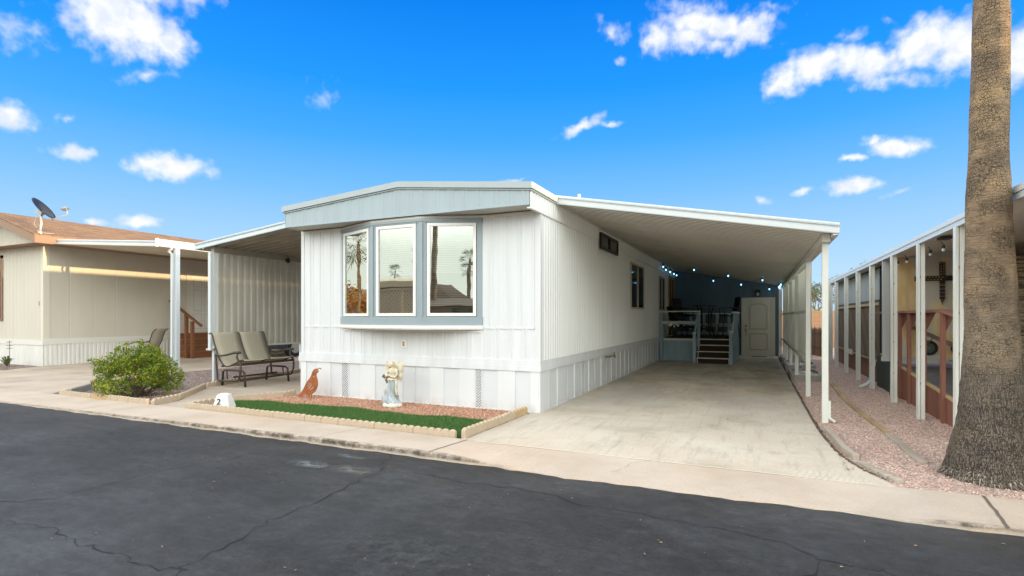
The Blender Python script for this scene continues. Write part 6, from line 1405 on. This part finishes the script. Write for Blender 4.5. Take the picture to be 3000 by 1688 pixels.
tag(lt.build('leaf_litter', mat('litter', (.34, .22, .12), .9, island=.6)), 'scattered dry leaf scraps on the asphalt and along the driveway edge', 'litter', kind='stuff')

# picket fence, block wall, shrub and tree at the far end between the homes
pf = thing('picket_fence', 'low weathered brown picket fence at the end of the gravel strip', 'fence', (2.1, 21.6, 0))
a, b = Vector((2.16, 21.2, 0)), Vector((1.05, 25.6, 0)); n = 34; m = MB()
for k in range(n):
    p = a.lerp(b, k / (n - 1)); d = (b - a).normalized(); nn_ = Vector((-d.y, d.x, 0)); hh = 1.02 + .03 * math.sin(k * 2.1); w = .05
    m.extr([(-w, 0), (w, 0), (w, hh - .10), (w * .45, hh - .02), (0, hh), (-w * .45, hh - .02), (-w, hh - .10)], lambda u, v, t_, p=p: tuple(p + d * u + nn_ * t_ + Vector((0, 0, v))), .02)
m.build('picket', PIC, pf); m = MB(); m.beam(a + Vector((0, 0, .3)), b + Vector((0, 0, .3)), .03, .06); m.beam(a + Vector((0, 0, .8)), b + Vector((0, 0, .8)), .03, .06); m.build('rail', PIC, pf)
def x_blockwall(t, b, L, nn, tcx, cur):
    mp = nn('ShaderNodeMapping'); L(tcx.outputs['Object'], mp.inputs[0]); mp.inputs['Rotation'].default_value = (R(90), 0, 0)
    br = nn('ShaderNodeTexBrick'); L(mp.outputs[0], br.inputs['Vector']); br.inputs['Scale'].default_value = 1; br.inputs['Brick Width'].default_value = .40; br.inputs['Row Height'].default_value = .2; br.inputs['Mortar Size'].default_value = .006
    br.inputs['Color1'].default_value = (.50, .29, .17, 1); br.inputs['Color2'].default_value = (.46, .26, .15, 1); br.inputs['Mortar'].default_value = (.30, .17, .10, 1)
    L(br.outputs['Color'], b.inputs['Base Color']); b.inputs['Roughness'].default_value = .9
tag(MB().box(-60, 60, 28.0, 28.2, 0, 1.68).build('block_wall', mat('block_wall', (.46, .27, .15), extra=x_blockwall)), 'tan concrete block wall beyond the picket fence', 'wall')
def tree(lab, x, y, H, spread, n, lm, seed, trunk=.09, sparse=False, group=None, leaf=.05):
    t = thing('desert_tree', lab, 'tree', (x, y, 0), group); r = random.Random(seed); m = MB(); ends = []
    def br(p, d, L, rad, dep):
        q = p + d * L; mid = p.lerp(q, .5) + Vector((r.gauss(0, .05), r.gauss(0, .05), 0)) * L; m.tube([p, mid, q], [rad, rad * .85, rad * .7], 6, cap=False)
        if dep == 0: ends.append(q); return
        for k in range(3 if dep > 1 else 3):
            nd = (d + Vector((r.gauss(0, .5), r.gauss(0, .5), r.gauss(.12, .3)))).normalized(); br(q, nd, L * r.uniform(.6, .82), rad * .62, dep - 1)
    br(Vector((x, y, 0)), Vector((r.gauss(0, .1), r.gauss(0, .1), 1)).normalized(), H * .30, trunk, 4)
    m.build('trunk', TWG, t); R_ = H * .085 * spread
    leaf_cloud('crown', [(e.x, e.y, e.z, R_ * r.uniform(.6, 1.3)) for e in ends], n, leaf, lm, t, .8, .3); return t
tree('sparse twiggy desert tree rising behind the tan block wall', 2.9, 31.0, 3.6, .9, 1500, MT['tree_leaf'], 3, .07, leaf=.045)
sh_ = thing('green_shrub', 'green shrub showing above the tan block wall', 'shrub', (2.6, 29.3, 0))
leaf_cloud('leaves', [(2.4 + .5 * k * .6, 29.4, 1.35 + .2 * math.sin(k * 2), .55) for k in range(-3, 5)], 3600, .05, leaf_mat('shrub_leaf', [(.20, .26, .04), (.28, .32, .05), (.14, .20, .03)]), sh_, .8, .1)
m = MB(); m.tube([(2.5, 29.4, 0), (2.6, 29.4, .8), (2.4, 29.5, 1.4)], [.05, .04, .02], 6); m.build('stem', TWG, sh_)
tree('yellow green tree top showing above the far end of the porch gutter', 4.6, 33, 4.3, 1.1, 2600, MT['tree_leaf'], 9, .1, leaf=.06)

# ------------------------------------------------------------------ what stands across the street: seen in the panes of the bay window
oh = thing('lattice_house', 'cream low house with a lattice screen, mirrored in the middle pane', 'house', (-14, -6, 0))
LXC = mat('lattice_cream', (.88, .66, .42), .7)
MB().box(-24, -9.5, -11, -6.6, 0, 2.9).build('wall', mat('opp_wall', (.30, .24, .16), .8), oh)
m = MB(); m.hexa([(-24.5, -5.9, 2.75), (-8.8, -5.9, 2.75), (-8.8, -11, 3.3), (-24.5, -11, 3.3), (-24.5, -5.9, 3.02), (-8.8, -5.9, 3.02), (-8.8, -11, 3.55), (-24.5, -11, 3.55)]); m.build('roof', mat('opp_roof', (.85, .66, .38), .7), oh)
m = MB(); s = .17; L = 7.2; H = 2.3; a0 = -17.2
for lay, sg in ((0, 1), (1, -1)):
    k = -int(H / s) - 1
    while k * s < L:
        y0 = k * s; p0 = max(0, -y0); p1 = min(H, L - y0)
        if p1 > p0:
            xa, xb = a0 + y0 + p0, a0 + y0 + p1
            if sg < 0: xa, xb = 2 * a0 + L - xa, 2 * a0 + L - xb
            m.beam((xa, -6.0 - lay * .01, .3 + p0), (xb, -6.0 - lay * .01, .3 + p1), .065, .008, up=(0, 1, 0))
        k += 1
m.build('lattice_panel', LXC, oh)
m = MB(); m.box(a0, a0 + L, -6.04, -5.97, .22, .3); m.box(a0, a0 + L, -6.04, -5.97, 2.6, 2.72)
for k in range(4): m.box(a0 + k * L / 3 - .05, a0 + k * L / 3 + .05, -6.05, -5.96, 0, 2.75)
m.build('post', LXC, oh)
MB().box(-9.6, -9.45, -10, -7, .9, 2.2).build('window', DKG, oh)
oh2 = thing('tan_house', 'low tan house across the street behind the camera', 'house', (3, -12, 0))
MB().box(-5, 10, -17, -12, 0, 1.95).build('wall', mat('opp_tan', (.30, .20, .12), .8), oh2); m = MB(); m.extr([(-17.4, 1.95), (-14.5, 2.45), (-11.6, 1.95)], lambda u, v, w: (-5.4 + w, u, v), 15.8); m.build('roof', mat('opp_brown', (.16, .11, .08), .8), oh2)
for k in range(3): MB().box(-3.5 + 4 * k, -2.3 + 4 * k, -11.995, -11.97, .9, 1.8).build('window', DKG, oh2)
pals = ((-.1, -14, 10.5, 'nearest palm across the street, standing behind the tan house'), (-30.9, -30, 7.6, 'slim palm far behind the lattice house'), (-57.9, -60, 9.2, 'most distant palm seen beyond the lattice house'), (9.1, -40, 7.5, 'palm well behind the tan house on its right'), (14.5, -60, 8.4, 'most distant palm behind the tan house'))
for x, y, H, lab in pals: palm(lab, x, y, [(-.05, .25), (0, .25), (.5, .17), (H, .13)], (.2, 0), 1.5, 30, group='palms across the street', seg=12)
palm('sunlit palm down the street mirrored in the left pane', -27, 3.6, [(-.05, .25), (0, .25), (.5, .11), (5.4, .07)], (0, 0), 2.0, 34, seg=12)
for k, (x, y, H) in enumerate(((-31, 4.2, 3.6), (-29.5, 1.6, 3.0), (-34, 6.2, 3.8))):
    tree(('first', 'second', 'third')[k] + ' orange lit tree down the street mirrored in the left pane', x, y, H, 2.4, 2200, MT['sunset_lit_leaf'], 20 + k, .1, group='trees down the street', leaf=.12)
oh3 = thing('pink_house', 'pinkish house far down the street on the left', 'house', (-38, 2, 0)); MB().box(-44, -38, -2, 6, 0, 2.6).build('wall', mat('pink_stucco', (.42, .20, .15), .9), oh3); m = MB(); m.extr([(-44.4, 2.6), (-41, 3.6), (-37.6, 2.6)], lambda u, v, w: (u, -2.4 + w, v), 8.8); m.build('roof', FAB, oh3)
m = MB(); n = 60; V = []
for k in range(n + 1):
    x = -260 + k * 9; hh = 21 * math.exp(-((x - 60) / 20) ** 2) + 5 * math.exp(-((x + 130) / 60) ** 2) + 1.2 * math.sin(x * .09) + 1.0 * math.sin(x * .23 + 1) + 0; hh = max(hh, 1)
    V += [(x, -210, -1), (x, -240, hh * .55 + random.uniform(-1, 1)), (x, -275, hh), (x, -330, -1)]
m.add(V, [(4 * i + j, 4 * i + 4 + j, 4 * i + 5 + j, 4 * i + 1 + j) for i in range(n) for j in range(3)]); hm = m.build('hills', mat('hill_rock', (.16, .10, .065), .95, noise=(.05, .4))); tag(hm, None, None, kind='structure')
# homes standing further to the sunset side: they keep the low sun off the street
for k, (x, y, w, d, h) in enumerate(((30, -8, 9, 12, 4.4), (32, 6, 9, 15, 4.5), (31, 24.5, 9, 8, 2.2))):
    t = thing('row_home', ('stucco home further right nearest the street crossing', 'stucco home further right behind the porch house', 'low stucco home further right at the back of the block')[k], 'house', (x, y, 0), 'homes in the row further right')
    MB().box(x, x + w, y, y + d, 0, h - 1).build('wall', mat('row_wall', (.45, .38, .3), .9), t); m = MB(); m.extr([(x - .4, h - 1), (x + w / 2, h), (x + w + .4, h - 1)], lambda u, v, q: (u, y - .4 + q, v), d + .8); m.build('roof', FAB, t)
